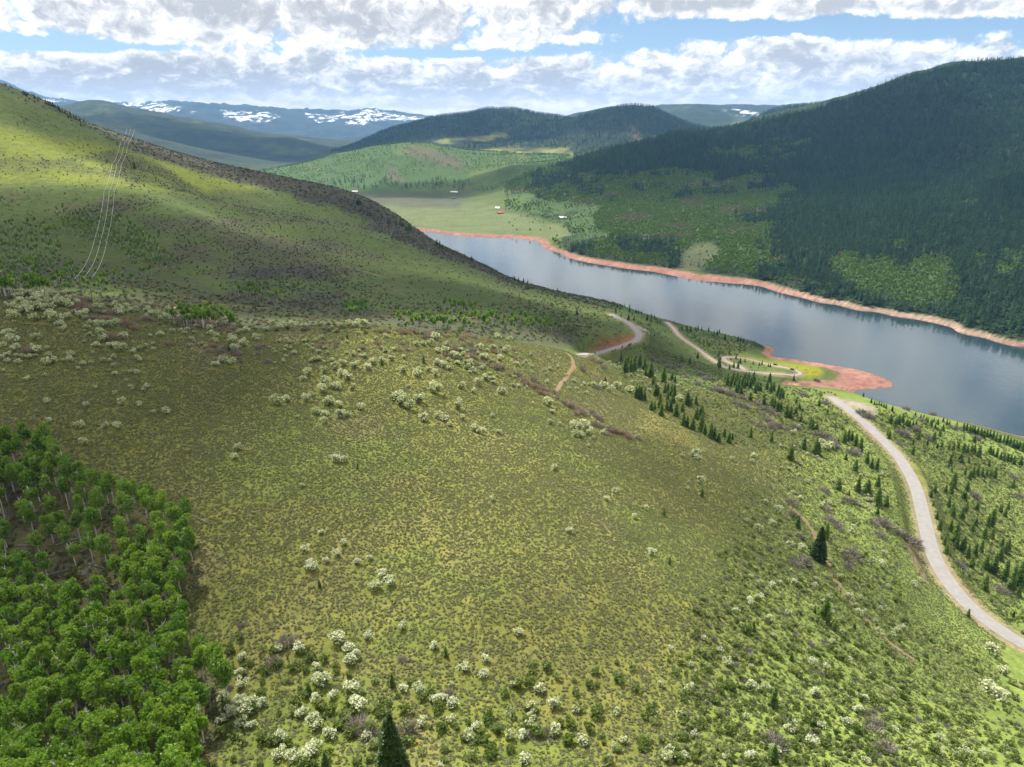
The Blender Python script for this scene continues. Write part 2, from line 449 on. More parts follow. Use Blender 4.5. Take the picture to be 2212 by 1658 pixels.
# natural relief on top of the surveyed shape
keep = sst(GZ, 4, 14)
far = sst(GY, 7500, 11000)
mid = sst(GY, 1150, 1900) * (1 - far)
GZ += fbm(GX, GY, 26, 4, 11) * 0.55 * keep * (1 - sst(GY, 900, 1600))
GZ += fbm(GX, GY, 110, 3, 21) * 2.0 * keep * sst(GY, 250, 600) * (1 - sst(GY, 1300, 2200))
GZ += fbm(GX, GY, 420, 5, 31, 0.52, True) * 20 * mid * sst(GZ, 25, 110)
GZ += (fbm(GX, GY, 1500, 6, 41, 0.6, True) - .1) * 150 * far * sst(GY, 8000, 14000)
GZ += fbm(GX, GY, 16, 3, 51) * 0.22 * (1 - keep) * sst(GZ, -1.0, 1.0)


def grid_at(F, a, b):
    x = np.clip((np.asarray(a) - AMIN) / (AMAX - AMIN) * (NA - 1), 0, NA - 1.001)
    y = np.clip(np.interp(b, fb, np.arange(NB)), 0, NB - 1.001)
    xi = x.astype(int); yi = y.astype(int)
    fx = x - xi; fy = y - yi
    return (F[yi, xi] * (1 - fx) + F[yi, xi + 1] * fx) * (1 - fy) + (F[yi + 1, xi] * (1 - fx) + F[yi + 1, xi + 1] * fx) * fy


def height(x, y):
    x = np.asarray(x, float); y = np.maximum(np.asarray(y, float), 23.0)
    return grid_at(GZ, x / y, np.log(y))


GEz = (GZ - CAM_Z) / GY


def hit(px, py):
    """where sight lines meet the ground: arrays of x, y, z"""
    px = np.atleast_1d(np.asarray(px, float)); py = np.atleast_1d(np.asarray(py, float))
    u, dy_, dz_ = ray(px, py)
    a = u / dy_; e = dz_ / dy_
    x = np.clip((a - AMIN) / (AMAX - AMIN) * (NA - 1), 0, NA - 1.001)
    xi = x.astype(int); fx = x - xi
    out = np.zeros((len(px), 3))
    for s in range(0, len(px), 4000):
        q = slice(s, s + 4000)
        colm = GEz[:, xi[q]] * (1 - fx[q]) + GEz[:, xi[q] + 1] * fx[q]       # NB x n
        over = colm >= e[q][None, :]
        over[0] = False
        k = np.argmax(over, 0)
        none = ~over.any(0)
        k = np.maximum(k, 1)
        c0 = colm[k - 1, np.arange(colm.shape[1])]; c1 = colm[k, np.arange(colm.shape[1])]
        s_ = np.clip((e[q] - c0) / (c1 - c0 + 1e-12), 0, 1)
        b = fb[k - 1] * (1 - s_) + fb[k] * s_
        y = np.exp(b)
        y[none] = np.nan
        out[q, 1] = y; out[q, 0] = a[q] * y
        out[q, 2] = CAM_Z + e[q] * y
    return out


def to_px(x, y, z):
    """world point -> photograph coordinates (2212 wide)"""
    c, s = math.cos(PITCH), math.sin(PITCH)
    zz = z - CAM_Z
    f = y * c - zz * s
    v = y * s + zz * c
    return 1106 + FOC * x / f, 829 - FOC * v / f


def slant(x, y, z):
    return np.sqrt(x * x + y * y + (z - CAM_Z) ** 2)


def line_w(pts):
    h = hit([p[0] for p in pts], [p[1] for p in pts])
    return [(a, b) for a, b, _ in h]

# ------------------------------------------------------------------ roads pressed into the terrain
def smooth_path(px_pts, step=3.0, it=30):
    p = np.array(line_w(px_pts))
    d = np.r_[0, np.cumsum(np.hypot(*np.diff(p, axis=0).T))]
    t = np.linspace(0, d[-1], max(4, int(d[-1] / step)))
    q = np.stack([np.interp(t, d, p[:, 0]), np.interp(t, d, p[:, 1])], 1)
    for _ in range(it):
        q[1:-1] = q[1:-1] * .5 + (q[:-2] + q[2:]) * .25
    z = height(q[:, 0], q[:, 1])
    for _ in range(it):
        z[1:-1] = z[1:-1] * .5 + (z[:-2] + z[2:]) * .25
    return np.c_[q, z]


def press(path, half, blend):
    """grade the terrain to a road bed"""
    global GEz
    x0, x1 = path[:, 0].min() - 40, path[:, 0].max() + 40
    y0, y1 = path[:, 1].min() - 40, path[:, 1].max() + 40
    sel = np.argwhere((GX > x0) & (GX < x1) & (GY > y0) & (GY < y1))
    gx = GX[sel[:, 0], sel[:, 1]]; gy = GY[sel[:, 0], sel[:, 1]]
    bd = np.full(len(gx), 1e9); bz = np.zeros(len(gx))
    for (ax, ay, azz), (bx, by, bzz) in zip(path[:-1], path[1:]):
        dx_, dy_ = bx - ax, by - ay
        t = np.clip(((gx - ax) * dx_ + (gy - ay) * dy_) / (dx_ * dx_ + dy_ * dy_ + 1e-9), 0, 1)
        d = np.hypot(gx - ax - t * dx_, gy - ay - t * dy_)
        m = d < bd
        bd[m] = d[m]; bz[m] = (azz + t * (bzz - azz))[m]
    wgt = 1 - sst(bd, half, half + blend)
    k = wgt > 0
    i, j = sel[k, 0], sel[k, 1]
    GZ[i, j] = GZ[i, j] * (1 - wgt[k]) + (bz[k] - 0.06) * wgt[k]
    GEz = (GZ - CAM_Z) / GY


ROAD_MAIN = smooth_path([(2330, 1450), (2212, 1398), (2120, 1335), (2060, 1278), (2015, 1205), (1996, 1120), (1978, 1045), (1935, 977), (1872, 918), (1815, 874), (1794, 857)], 2.5, 60)
ROAD_UPPER = smooth_path([(1255, 768), (1272, 765), (1304, 758), (1338, 750), (1369, 742), (1383, 728), (1377, 715), (1362, 700), (1340, 689), (1318, 679)], 3, 14)
ROAD_CAMP = smooth_path([(1441, 697), (1454, 709), (1464, 723), (1478, 735), (1494, 745), (1514, 759), (1544, 781), (1562, 793), (1594, 800), (1634, 805), (1657, 807), (1698, 811), (1724, 812), (1733, 808), (1722, 801), (1698, 795), (1668, 789), (1638, 782), (1608, 774), (1576, 770.5), (1560, 772), (1570, 783), (1588, 788), (1604, 795), (1608, 801)], 3, 6)
press(ROAD_MAIN, 5.0, 8.0)
press(ROAD_UPPER, 5.0, 7.0)
press(ROAD_CAMP, 4.0, 6.0)
ROADS_W = [[(a, b) for a, b, _ in p] for p in (ROAD_MAIN, ROAD_UPPER, ROAD_CAMP)]


def road_dist(x, y):
    return np.minimum.reduce([dist_line(x, y, p[::2] + [p[-1]]) for p in ROADS_W])


# ------------------------------------------------------------------ what grows where: base colours of the bare ground
PXG, PYG = to_px(GX, GY, GZ)
WARPX = fbm(GX, GY, 90, 3, 201) * 10 + fbm(GX, GY, 18, 2, 203) * 5
WARPY = fbm(GX, GY, 90, 3, 205) * 7 + fbm(GX, GY, 18, 2, 207) * 3


def zone(poly, warp=1.0, soft=4):
    """soft, ragged mask of a region outlined on the ground"""
    m = in_poly(PXG + WARPX * warp, PYG + WARPY * warp, poly).astype(float)
    for _ in range(soft):
        m[1:-1] = m[1:-1] * .5 + (m[:-2] + m[2:]) * .25
        m[:, 1:-1] = m[:, 1:-1] * .5 + (m[:, :-2] + m[:, 2:]) * .25
    return m


def C(*c):
    return np.array(c, float)


def blend(col, m, c):
    m = np.clip(m, 0, 1)[..., None]
    return col * (1 - m) + np.asarray(c) * m


ia_, ib_ = np.meshgrid(fa, fb)
# near hill = everything in front of its crest
crest_row = [r for m_, r in SURVEY if m_ == 't'][0]
cu, cdy, cdz = ray([p[0] for p in crest_row], [p[1] for p in crest_row])
crest_a = cu / cdy
crest_Y = np.array([p[2] for p in crest_row]) * cdy
NEARF = 1 - sst(GY / np.interp(ia_, crest_a, crest_Y), 1.0, 1.10)
n1 = fbm(GX, GY, 60, 4, 101)
n2 = fbm(GX, GY, 14, 3, 111)
n3 = fbm(GX, GY, 240, 4, 121)
n4 = fbm(GX, GY, 700, 4, 131)
GC = np.zeros(GX.shape + (3,))
GC[:] = C(.070, .100, .023)                                   # valley and hillside grass
GC = blend(GC, sst(n1 + .5 * n2, .05, .6) * .6, C(.100, .122, .032))
GC = blend(GC, sst(n3 + .6 * n1, .22, .62) * .8, C(.062, .062, .034))     # oak brush
GC = blend(GC, sst(n2 + .5 * n1, .35, .7) * .5, C(.085, .072, .048))
near_col = np.zeros_like(GC)
near_col[:] = C(.134, .142, .033)
near_col = blend(near_col, sst(n2 + .6 * n1, .0, .55) * .55, C(.160, .150, .052))
near_col = blend(near_col, sst(n1 - .4 * n2, .05, .5) * .75, C(.112, .148, .027))
near_col = blend(near_col, sst(fbm(GX, GY, 30, 4, 141), .35, .6) * .5, C(.175, .140, .082))
GC = GC * (1 - NEARF[..., None]) + near_col * NEARF[..., None]
# right slope: fresh green
rs = sst(PXG + .35 * (PYG - 900), 1560, 1900) * sst(1200 - GY, 0, 500) * sst(GZ, 4, 12)
GC = blend(GC, rs * .9, C(.160, .215, .046))
# hillside left, shoulder grass painted brighter as if sunlit, brush along the crest
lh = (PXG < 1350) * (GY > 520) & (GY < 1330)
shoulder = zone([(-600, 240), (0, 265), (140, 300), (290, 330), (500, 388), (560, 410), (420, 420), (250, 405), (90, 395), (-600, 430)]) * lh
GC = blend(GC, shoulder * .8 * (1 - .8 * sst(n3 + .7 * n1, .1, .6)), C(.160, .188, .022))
cr_t = [r for m_, r in SURVEY if m_ == 't'][5]
cpx = [p[0] for p in cr_t]; cpy = [p[1] for p in cr_t]
cu, cdy, cdz = ray(cpx, cpy)
crY = np.interp(ia_, cu / cdy, np.array([p[2] for p in cr_t]) * cdy)
bw = np.interp(PXG, [0, 120, 250, 400, 560, 700, 850, 950, 1100, 1300], [8, 14, 26, 24, 22, 30, 42, 26, 10, 6])
below = PYG - np.interp(PXG, cpx, cpy)
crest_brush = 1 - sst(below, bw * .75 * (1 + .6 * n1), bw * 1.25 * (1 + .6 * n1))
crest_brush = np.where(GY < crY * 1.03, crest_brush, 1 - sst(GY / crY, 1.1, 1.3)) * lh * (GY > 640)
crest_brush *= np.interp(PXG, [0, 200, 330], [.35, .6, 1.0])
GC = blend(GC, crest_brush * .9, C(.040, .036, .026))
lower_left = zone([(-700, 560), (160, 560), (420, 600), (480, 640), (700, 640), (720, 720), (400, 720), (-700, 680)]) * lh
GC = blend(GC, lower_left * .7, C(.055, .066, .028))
for poly, c_, f_ in [([(500, 590), (700, 570), (760, 640), (640, 680), (480, 650)], C(.042, .036, .032), .7),
                     ([(1000, 590), (1260, 640), (1320, 670), (1230, 690), (1080, 640)], C(.075, .088, .032), .5),
                     ([(640, 560), (860, 520), (1000, 560), (1060, 600), (880, 590)], C(.080, .105, .026), .6)]:
    GC = blend(GC, (zone(poly) * lh) * f_ * sst(n1 + n2, -.5, .4), c_)
GC = blend(GC, zone([(200, 640), (480, 640), (700, 650), (1000, 688), (1240, 700), (1255, 755), (900, 742), (600, 730), (300, 712), (200, 700)], .5) * (GY > 380) * (GY < 620) * (1 - NEARF) * .7, C(.060, .062, .034))  # gulch floor: shade put into the ground colour
def aspen_field(x, y, bx, by):
    """where the woods across the lake are aspen (high) or conifer (low)"""
    m1 = fbm(x, y, 260, 4, 311); m2 = fbm(x, y, 70, 3, 313)
    low_left = sst(by - (330 + (bx - 1250) * .10), 0, 40) * sst(1780 - bx + .0 * by, 0, 260)
    m4 = fbm(x, y, 28, 2, 319)
    wx_, wy_ = 26 * m2 + 14 * m4, 16 * m1 + 12 * m2
    bx = bx + wx_; by = by + wy_
    asp = low_left * .62 + .75 * m1 + .60 * m2 + .30 * m4 + .10
    asp += .8 * in_poly(bx, by, [(1880, 560), (1960, 525), (2040, 560), (2080, 640), (2000, 672), (1900, 640), (1820, 600), (1780, 560), (1830, 545)])
    asp += .6 * in_poly(bx, by, [(1290, 470), (1500, 420), (1700, 400), (1760, 420), (1560, 470), (1500, 500), (1300, 520)])
    asp += .5 * in_poly(bx, by, [(1560, 400), (1680, 350), (1760, 330), (1700, 380)])
    asp -= .55 * in_poly(bx, by, [(1215, 525), (1340, 510), (1480, 530), (1470, 585), (1215, 548)])
    asp -= .45 * sst(bx, 1650, 1800) * (1 - sst(by, 520, 560))
    asp -= .6 * (1 - sst(by - np.interp(bx, [1226, 1406, 1606, 1806, 2212], [345, 306, 272, 218, 122]), 18, 60))
    return asp


# across the lake
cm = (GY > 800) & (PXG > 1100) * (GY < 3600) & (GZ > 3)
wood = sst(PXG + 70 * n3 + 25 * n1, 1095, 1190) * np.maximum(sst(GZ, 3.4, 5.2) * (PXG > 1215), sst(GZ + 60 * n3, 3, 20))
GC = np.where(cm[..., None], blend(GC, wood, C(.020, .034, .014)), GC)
aspf = sst(aspen_field(GX, GY, PXG, PYG), .32, .50) * sst(GZ, 8, 20) * (.75 + .5 * n2)
GC = np.where(cm[..., None], blend(GC, aspf * .9, C(.060, .105, .024)), GC)
flat = (GY > 1700) & (GZ < 24) & (PXG > 780) & (PXG < 1240)
GC = np.where(flat[..., None], blend(GC, sst(22 - GZ + 5 * n1, 0, 6), C(.105, .130, .050)), GC)
brushflat = zone([(690, 414), (830, 406), (1000, 414), (1015, 430), (985, 452), (900, 450), (820, 440), (740, 436)], .5) * (GY > 1900) * (GY < 2750)
GC = blend(GC, brushflat * .6, C(.058, .056, .044))
clearing = zone([(1470, 545), (1530, 520), (1560, 545), (1510, 590), (1460, 588)]) * cm
GC = blend(GC, clearing * .55, C(.085, .085, .045))
gh = (GY > 2750) * (GY < 3750) & (PXG > 520) & (PXG < 1240)
ghc = np.zeros_like(GC); ghc[:] = C(.050, .092, .022)
ghc = blend(ghc, sst(n3, .1, .5) * .7, C(.090, .120, .026))
ghc = blend(ghc, zone([(865, 315), (930, 322), (1000, 355), (1010, 372), (950, 350), (890, 335)]) * .8, C(.095, .080, .050))
ghc = blend(ghc, zone([(828, 360), (850, 362), (882, 388), (880, 395), (850, 385)]) * .9, C(.11, .085, .065))
GC = np.where(gh[..., None], ghc, GC)
wh = (GY >= 3750) * (GY < 9000)
whc = np.zeros_like(GC); whc[:] = C(.020, .034, .015)
whc = blend(whc, sst(n4 + .5 * n3, .15, .55) * .6, C(.045, .065, .022))
leafm = zone([(890, 312), (960, 300), (1050, 294), (1090, 285), (1100, 292), (1060, 305), (990, 312), (960, 325), (1060, 322), (1170, 318), (1230, 322), (1240, 338), (1130, 334), (1010, 335)])
whc = blend(whc, leafm * sst(n3 + n4, -.35, .1) * .9, C(.23, .24, .05))
leafm2 = zone([(1355, 300), (1400, 268), (1460, 275), (1500, 290), (1420, 312)])
whc = blend(whc, leafm2 * sst(n3 + .6 * n1, .05, .35) * .85, C(.12, .13, .035))
leafm3 = zone([(1530, 285), (1570, 265), (1640, 258), (1650, 264), (1590, 278)])
whc = blend(whc, leafm3 * sst(n3, -.2, .2) * .8, C(.10, .11, .035))
scar = zone([(1360, 270), (1372, 272), (1385, 300), (1380, 306), (1372, 300)], .3, 2)
whc = blend(whc, scar * .8, C(.17, .13, .10))
snowp = zone([(1566, 238), (1600, 236), (1642, 246), (1635, 251), (1590, 248)], .3, 2) * (GY > 6500)
whc = blend(whc, snowp * sst(fbm(GX, GY, 90, 3, 151), -.1, .1), C(.75, .77, .80))
whc *= (1 + .45 * fbm(GX, GY, 70, 3, 181) + .25 * n3)[..., None]
GC = np.where(wh[..., None], whc, GC)
sm = GY >= 9000
smc = np.zeros_like(GC); smc[:] = C(.026, .038, .026)
slope_n = fbm(GX, GY, 900, 5, 161, .62)
streak = fbm(GX * .5 + GY * .2, GY - GX * .2, 420, 5, 163, .65)
snow = np.zeros_like(GX)
for poly in ([(10, 180), (62, 203), (150, 221), (148, 229), (100, 226), (40, 207)], [(245, 222), (345, 222), (398, 231), (392, 241), (350, 248), (300, 239)], [(455, 234), (553, 238), (606, 247), (612, 260), (560, 270), (520, 268), (478, 254)],
             [(640, 246), (753, 244), (765, 262), (700, 266), (655, 258)], [(740, 252), (788, 236), (803, 232), (830, 240), (880, 249), (930, 255), (925, 261), (865, 264), (842, 262), (812, 270), (790, 274), (735, 268)], [(400, 236), (445, 240), (440, 250), (405, 245)]):
    snow = np.maximum(snow, zone(poly, .5, 3))
SNOW = snow * sm
smc *= (1 + .5 * fbm(GX, GY, 260, 3, 183))[..., None]
GC = np.where(sm[..., None], smc, GC)
# bare red band of the drawn-down reservoir
band = sst(GZ + 1.2 * n2 + .5 * fbm(GX, GY, 5, 2, 171), 5.6, 4.2) if False else 1 - sst(GZ + .7 * n2, 3.2, 4.2)
band = np.where((GY < 645) & (PXG > 1950), band * (1 - sst(GZ, .4, 1.2)), band)
band = band * (GY < 2600) * (GY > 300) * (PXG > 700)
bcol = np.zeros_like(GC); bcol[:] = C(.225, .114, .088)
bcol = blend(bcol, sst(n2 + n1, .0, .7) * .6, C(.33, .185, .135))
bcol = blend(bcol, sst(PXG, 1560, 1900) * (PYG < 800) * sst(GY, 800, 860) * .8, C(.275, .205, .155))
bcol *= (1 + .22 * np.sin(GZ * 7.5 + 2.2 * n2) * sst(fbm(GX, GY, 45, 2, 173), -.4, .5) + .25 * fbm(GX, GY, 7, 2, 175))[..., None]
bcol = blend(bcol, 1 - sst(GZ, .0, .35), C(.17, .085, .06))
GC = GC * (1 - band[..., None]) + bcol * band[..., None]
spit = zone([(1560, 766), (1600, 764), (1640, 770), (1700, 780), (1760, 790), (1779, 803), (1770, 812), (1735, 818), (1720, 800), (1650, 788)], .3, 2) * (GY < 800)
GC = blend(GC, spit * .9, C(.155, .180, .020))
GC = blend(GC, (zone([(1715, 790), (1765, 793), (1780, 804), (1770, 813), (1738, 815)], .3, 2) * (GY < 800)) * .8, C(.20, .20, .012))
# road verges, cut bank, parking area, worn earth
rdm = road_dist(GX[:, ::1], GY) if False else None
sel = (GY > 150) * (GY < 1000) & (GX > 20) & (GX < 420)
rd = np.full(GX.shape, 99.0)
rd[sel] = road_dist(GX[sel], GY[sel])
GC = blend(GC, (1 - sst(rd, 4.6, 7.0 + n2)) * .75, C(.21, .165, .115))
GC = blend(GC, sst(rd, 5, 7) * (1 - sst(rd, 9, 14)) * (GZ > 60) * .6, C(.115, .150, .026))
cut = zone([(1266, 762), (1284, 750), (1310, 738), (1345, 729), (1376, 724), (1379, 730), (1370, 738), (1340, 747), (1304, 755)], .3, 2) * (GY < 800) * (GY > 450)
GC = blend(GC, cut * .95, C(.25, .085, .055))
lot = zone([(1800, 862), (1836, 863), (1872, 872), (1893, 884), (1894, 896), (1880, 902), (1868, 890), (1846, 880), (1822, 880)], .3, 2) * (GY < 620)
GC = blend(GC, lot * .9, C(.25, .215, .18))
for poly, c_ in [([(1834, 885), (1850, 898), (1880, 935), (1900, 960), (1892, 962), (1860, 925), (1838, 898)], C(.22, .15, .105)),
                 ([(1955, 1165), (1985, 1185), (1998, 1235), (2010, 1270), (1990, 1255), (1966, 1205)], C(.22, .15, .105)),
                 ([(2062, 1240), (2085, 1262), (2110, 1290), (2142, 1325), (2120, 1312), (2085, 1275)], C(.22, .14, .095)),
                 ([(590, 716), (650, 716), (655, 736), (600, 738)], C(.24, .20, .13))]:
    GC = blend(GC, (zone(poly, .3, 2) * (GY < 640)) * .8, c_)
meadow = zone([(1940, 985), (1985, 1010), (2000, 1050), (1990, 1080), (1975, 1030)], .3, 2) * (GY < 500)
GC = blend(GC, meadow * .8, C(.17, .17, .035))
glade = zone([(1380, 880), (1440, 900), (1500, 940), (1530, 975), (1440, 960), (1370, 920)]) * (GY < 500)
GC = blend(GC, glade * .7, C(.165, .150, .040))
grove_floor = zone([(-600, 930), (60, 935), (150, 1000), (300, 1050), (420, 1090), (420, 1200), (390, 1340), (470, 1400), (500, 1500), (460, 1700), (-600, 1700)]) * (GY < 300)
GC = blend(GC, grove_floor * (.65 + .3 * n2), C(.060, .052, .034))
GC = np.clip(GC, .008, .9)


# ------------------------------------------------------------------ materials
def material(name):
    m = bpy.data.materials.new(name)
    m.use_nodes = True
    return m, NT(m.node_tree)


def finish(n, col, rough=0.9, spec=0.2, normal=None, metal=0.0):
    b = n.n('ShaderNodeBsdfPrincipled')
    n.put(b.inputs['Base Color'], col)
    n.put(b.inputs['Roughness'], rough)
    n.put(b.inputs['Specular IOR Level'], spec)
    n.put(b.inputs['Metallic'], metal)
    if normal is not None:
        n.put(b.inputs['Normal'], normal)
    o = n.n('ShaderNodeOutputMaterial')
    n.t.links.new(b.outputs[0], o.inputs[0])
    return b


def bump(n, h, strength, dist):
    b = n.n('ShaderNodeBump')
    n.put(b.inputs['Height'], h)
    b.inputs['Strength'].default_value = strength
    b.inputs['Distance'].default_value = dist
    return b.outputs[0]


def plain(name, c1, c2, scale=3.0, rough=.8, spec=.25, metal=0.0, bmp=0.0):
    m, n = material(name)
    tc_ = n.n('ShaderNodeTexCoord')
    f = n.noise(tc_.outputs['Object'], scale, 5.0, .6)
    col = n.mix(n.step(f, .3, .7), c1, c2)
    finish(n, col, rough, spec, bump(n, f, bmp, .1) if bmp else None, metal)
    return m


M_TERRAIN, n = material("hillside_ground")
g_ = n.n('ShaderNodeNewGeometry')
pos = g_.outputs['Position']
at_ = n.n('ShaderNodeAttribute', attribute_name='base')
cd = n.n('ShaderNodeAttribute', attribute_name='span')
fine = n.noise(pos, 1.1, 4.0, .65)
midn = n.noise(pos, .16, 5.0, .6)
big = n.noise(pos, .02, 5.0, .6)
clump = n.noise(pos, .07, 3.0, .7)
v = n.m('ADD', n.m('MULTIPLY', n.m('SUBTRACT', fine, .5), 1.1), n.m('MULTIPLY', n.m('SUBTRACT', midn, .5), 1.0))
v = n.m('ADD', v, n.m('MULTIPLY', n.m('SUBTRACT', big, .5), .7))
fr = n.n('ShaderNodeAttribute', attribute_name='far').outputs['Fac']
huge = n.noise(pos, .0065, 7.0, .68)
v = n.m('ADD', v, n.m('MULTIPLY', n.m('MULTIPLY', n.m('SUBTRACT', huge, .5), 2.6), fr))
v = n.m('ADD', n.m('MAXIMUM', v, -.70), 1.0)
vv = n.xyz(v, v, v)
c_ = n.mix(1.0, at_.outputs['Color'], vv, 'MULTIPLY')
c_ = n.mix(n.m('MULTIPLY', n.step(midn, .52, .70), n.m('MULTIPLY', cd.outputs['Fac'], .45)), c_, n.mix(1.0, c_, (1.25, .95, .85), 'MULTIPLY'))
sa_ = n.n('ShaderNodeAttribute', attribute_name='snow').outputs['Fac']
mp_ = n.n('ShaderNodeMapping')
n.put(mp_.inputs['Vector'], pos)
mp_.inputs['Scale'].default_value = (1.0, .35, 2.2)
sn_ = n.noise(mp_.outputs[0], .0065, 8.0, .70)
sn_ = n.step(n.m('ADD', sa_, n.m('MULTIPLY', n.m('SUBTRACT', sn_, .5), 3.6)), .86, 1.20)
sn_ = n.m('MULTIPLY', sn_, n.step(sa_, .02, .25))
c_ = n.mix(sn_, c_, (.80, .82, .85))
hgt = n.m('ADD', n.m('MULTIPLY', n.m('MULTIPLY', huge, fr), 90.0), n.m('MULTIPLY', clump, 6.0))
hgt = n.m('ADD', hgt, n.m('ADD', fine, n.m('MULTIPLY', midn, 3.0)))
finish(n, c_, .95, .12, bump(n, hgt, .5, .6))

M_ROAD, n = material("worn_asphalt")
g_ = n.n('ShaderNodeNewGeometry')
f1 = n.noise(g_.outputs['Position'], .35, 5, .6)
f2 = n.noise(g_.outputs['Position'], 6.0, 3, .6)
at_ = n.n('ShaderNodeAttribute', attribute_name='across')
wheel = n.m('ABSOLUTE', n.m('SUBTRACT', n.m('ABSOLUTE', at_.outputs['Fac']), .5))
c_ = n.mix(n.step(f1, .3, .7), (.225, .217, .208), (.275, .262, .25))
c_ = n.mix(n.m('MULTIPLY', n.step(wheel, .22, .05), .35), c_, (.235, .22, .205))
c_ = n.mix(n.m('MULTIPLY', f2, .25), c_, (.16, .15, .15))
c_ = n.mix(n.m('MULTIPLY', n.step(n.m('ADD', n.m('ABSOLUTE', at_.outputs['Fac']), n.m('MULTIPLY', n.m('SUBTRACT', f2, .5), .25)), .90, 1.0), .8), c_, (.27, .22, .165))
finish(n, c_, .85, .2)
M_PAINT = plain("yellow_road_paint", (.62, .45, .10), (.52, .40, .13), 2.0, .7)
M_DIRT = plain("packed_dirt", (.27, .175, .115), (.20, .135, .085), .6, .95, .1)
M_GRAVEL = plain("pale_gravel", (.30, .26, .22), (.24, .205, .175), .8, .95, .1)


# ------------------------------------------------------------------ the terrain sheet and the lake
def set_props(o, label=None, cat=None, group=None, kind=None):
    if label:
        o['label'] = label
    if cat:
        o['category'] = cat
    if group:
        o['group'] = group
    if kind:
        o['kind'] = kind
    return o


def quick_mesh(name, verts, faces, smooth=False):
    """verts (n,3) and faces (m,3 or 4) as numpy arrays -> mesh"""
    me = bpy.data.meshes.new(name)
    verts = np.asarray(verts, np.float32); faces = np.asarray(faces, np.int32)
    k = faces.shape[1]
    me.vertices.add(len(verts)); me.vertices.foreach_set('co', verts.ravel())
    me.loops.add(faces.size); me.loops.foreach_set('vertex_index', faces.ravel())
    me.polygons.add(len(faces))
    me.polygons.foreach_set('loop_start', np.arange(0, faces.size, k, dtype=np.int32))
    me.polygons.foreach_set('loop_total', np.full(len(faces), k, np.int32))
    me.polygons.foreach_set('use_smooth', np.full(len(faces), smooth, bool))
    me.update(calc_edges=True)
    return me


def link(name, me, mats=(), parent=None, loc=None):
    o = bpy.data.objects.new(name, me)
    COL.objects.link(o)
    for m in (mats if isinstance(mats, (list, tuple)) else [mats]):
        if me is not None and m is not None and m.name not in me.materials:
            me.materials.append(m)
    if parent is not None:
        o.parent = parent
    if loc is not None:
        o.location = loc
    return o


tv = np.stack([GX, GY, GZ], -1).reshape(-1, 3)
idx = np.arange(NA * NB).reshape(NB, NA)
tf = np.stack([idx[:-1, :-1], idx[:-1, 1:], idx[1:, 1:], idx[1:, :-1]], -1).reshape(-1, 4)
me = quick_mesh("ground", tv, tf, True)
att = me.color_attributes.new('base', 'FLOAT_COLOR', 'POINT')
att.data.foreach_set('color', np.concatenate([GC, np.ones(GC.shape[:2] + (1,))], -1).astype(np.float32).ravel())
att = me.attributes.new('snow', 'FLOAT', 'POINT')
att.data.foreach_set('value', SNOW.astype(np.float32).ravel())
att = me.attributes.new('far', 'FLOAT', 'POINT')
att.data.foreach_set('value', sst(GY, 2600, 5200).astype(np.float32).ravel())
att = me.attributes.new('span', 'FLOAT', 'POINT')
att.data.foreach_set('value', NEARF.astype(np.float32).ravel())
ground = set_props(link("ground", me, M_TERRAIN), "rolling sage hillsides and forested mountains around the lake", None, None, 'structure')

M_WATER, n = material("lake_water")
g_ = n.n('ShaderNodeNewGeometry')
mp = n.n('ShaderNodeMapping')
n.put(mp.inputs['Vector'], g_.outputs['Position'])
mp.inputs['Rotation'].default_value = (0, 0, R(25))
mp.inputs['Scale'].default_value = (1, .45, 1)
w1 = n.noise(mp.outputs[0], .22, 3, .55)
w2 = n.noise(mp.outputs[0], 1.1, 2, .5)
patch = n.noise(g_.outputs['Position'], .006, 4, .55, .6)
hh = n.m('MULTIPLY', n.m('ADD', w1, n.m('MULTIPLY', w2, .25)), n.remap(patch, .35, .65, .55, 1.0))
b_ = finish(n, n.mix(patch, (.014, .032, .040), (.022, .044, .052)), .10, .5, bump(n, hh, .11, 1.1))
b_.inputs['IOR'].default_value = 1.55
lx0, lx1, ly0, ly1 = -700, 2400, 330, 2300
me = quick_mesh("lake", [(lx0, ly0, 0), (lx1, ly0, 0), (lx1, ly1, 0), (lx0, ly1, 0)], [(0, 1, 2, 3)])
set_props(link("lake", me, M_WATER), "long grey blue reservoir between the hills", None, None, 'structure')


def strip(name, path, half, mat, lift=.05, cols=(-1, -.8, -.5, 0, .5, .8, 1), kind='structure', offset=0.0, crown=.06):
    p = np.asarray(path)
    t = np.gradient(p[:, :2], axis=0)
    t /= np.linalg.norm(t, axis=1)[:, None] + 1e-9
    nrm = np.stack([t[:, 1], -t[:, 0]], 1)
    V_, A_ = [], []
    for c in cols:
        xy = p[:, :2] + nrm * (c * half + offset)
        V_.append(np.c_[xy, p[:, 2] + lift + crown * (1 - c * c)]); A_.append(np.full(len(p), c))
    V_ = np.stack(V_, 1).reshape(-1, 3); A_ = np.stack(A_, 1).ravel()
    k = len(cols); i_ = np.arange(len(p) * k).reshape(len(p), k)
    f = np.stack([i_[:-1, :-1], i_[:-1, 1:], i_[1:, 1:], i_[1:, :-1]], -1).reshape(-1, 4)
    me = quick_mesh(name, V_, f, True)
    a = me.attributes.new('across', 'FLOAT', 'POINT'); a.data.foreach_set('value', A_.astype(np.float32))
    o = link(name, me, mat)
    o['kind'] = kind
    return o


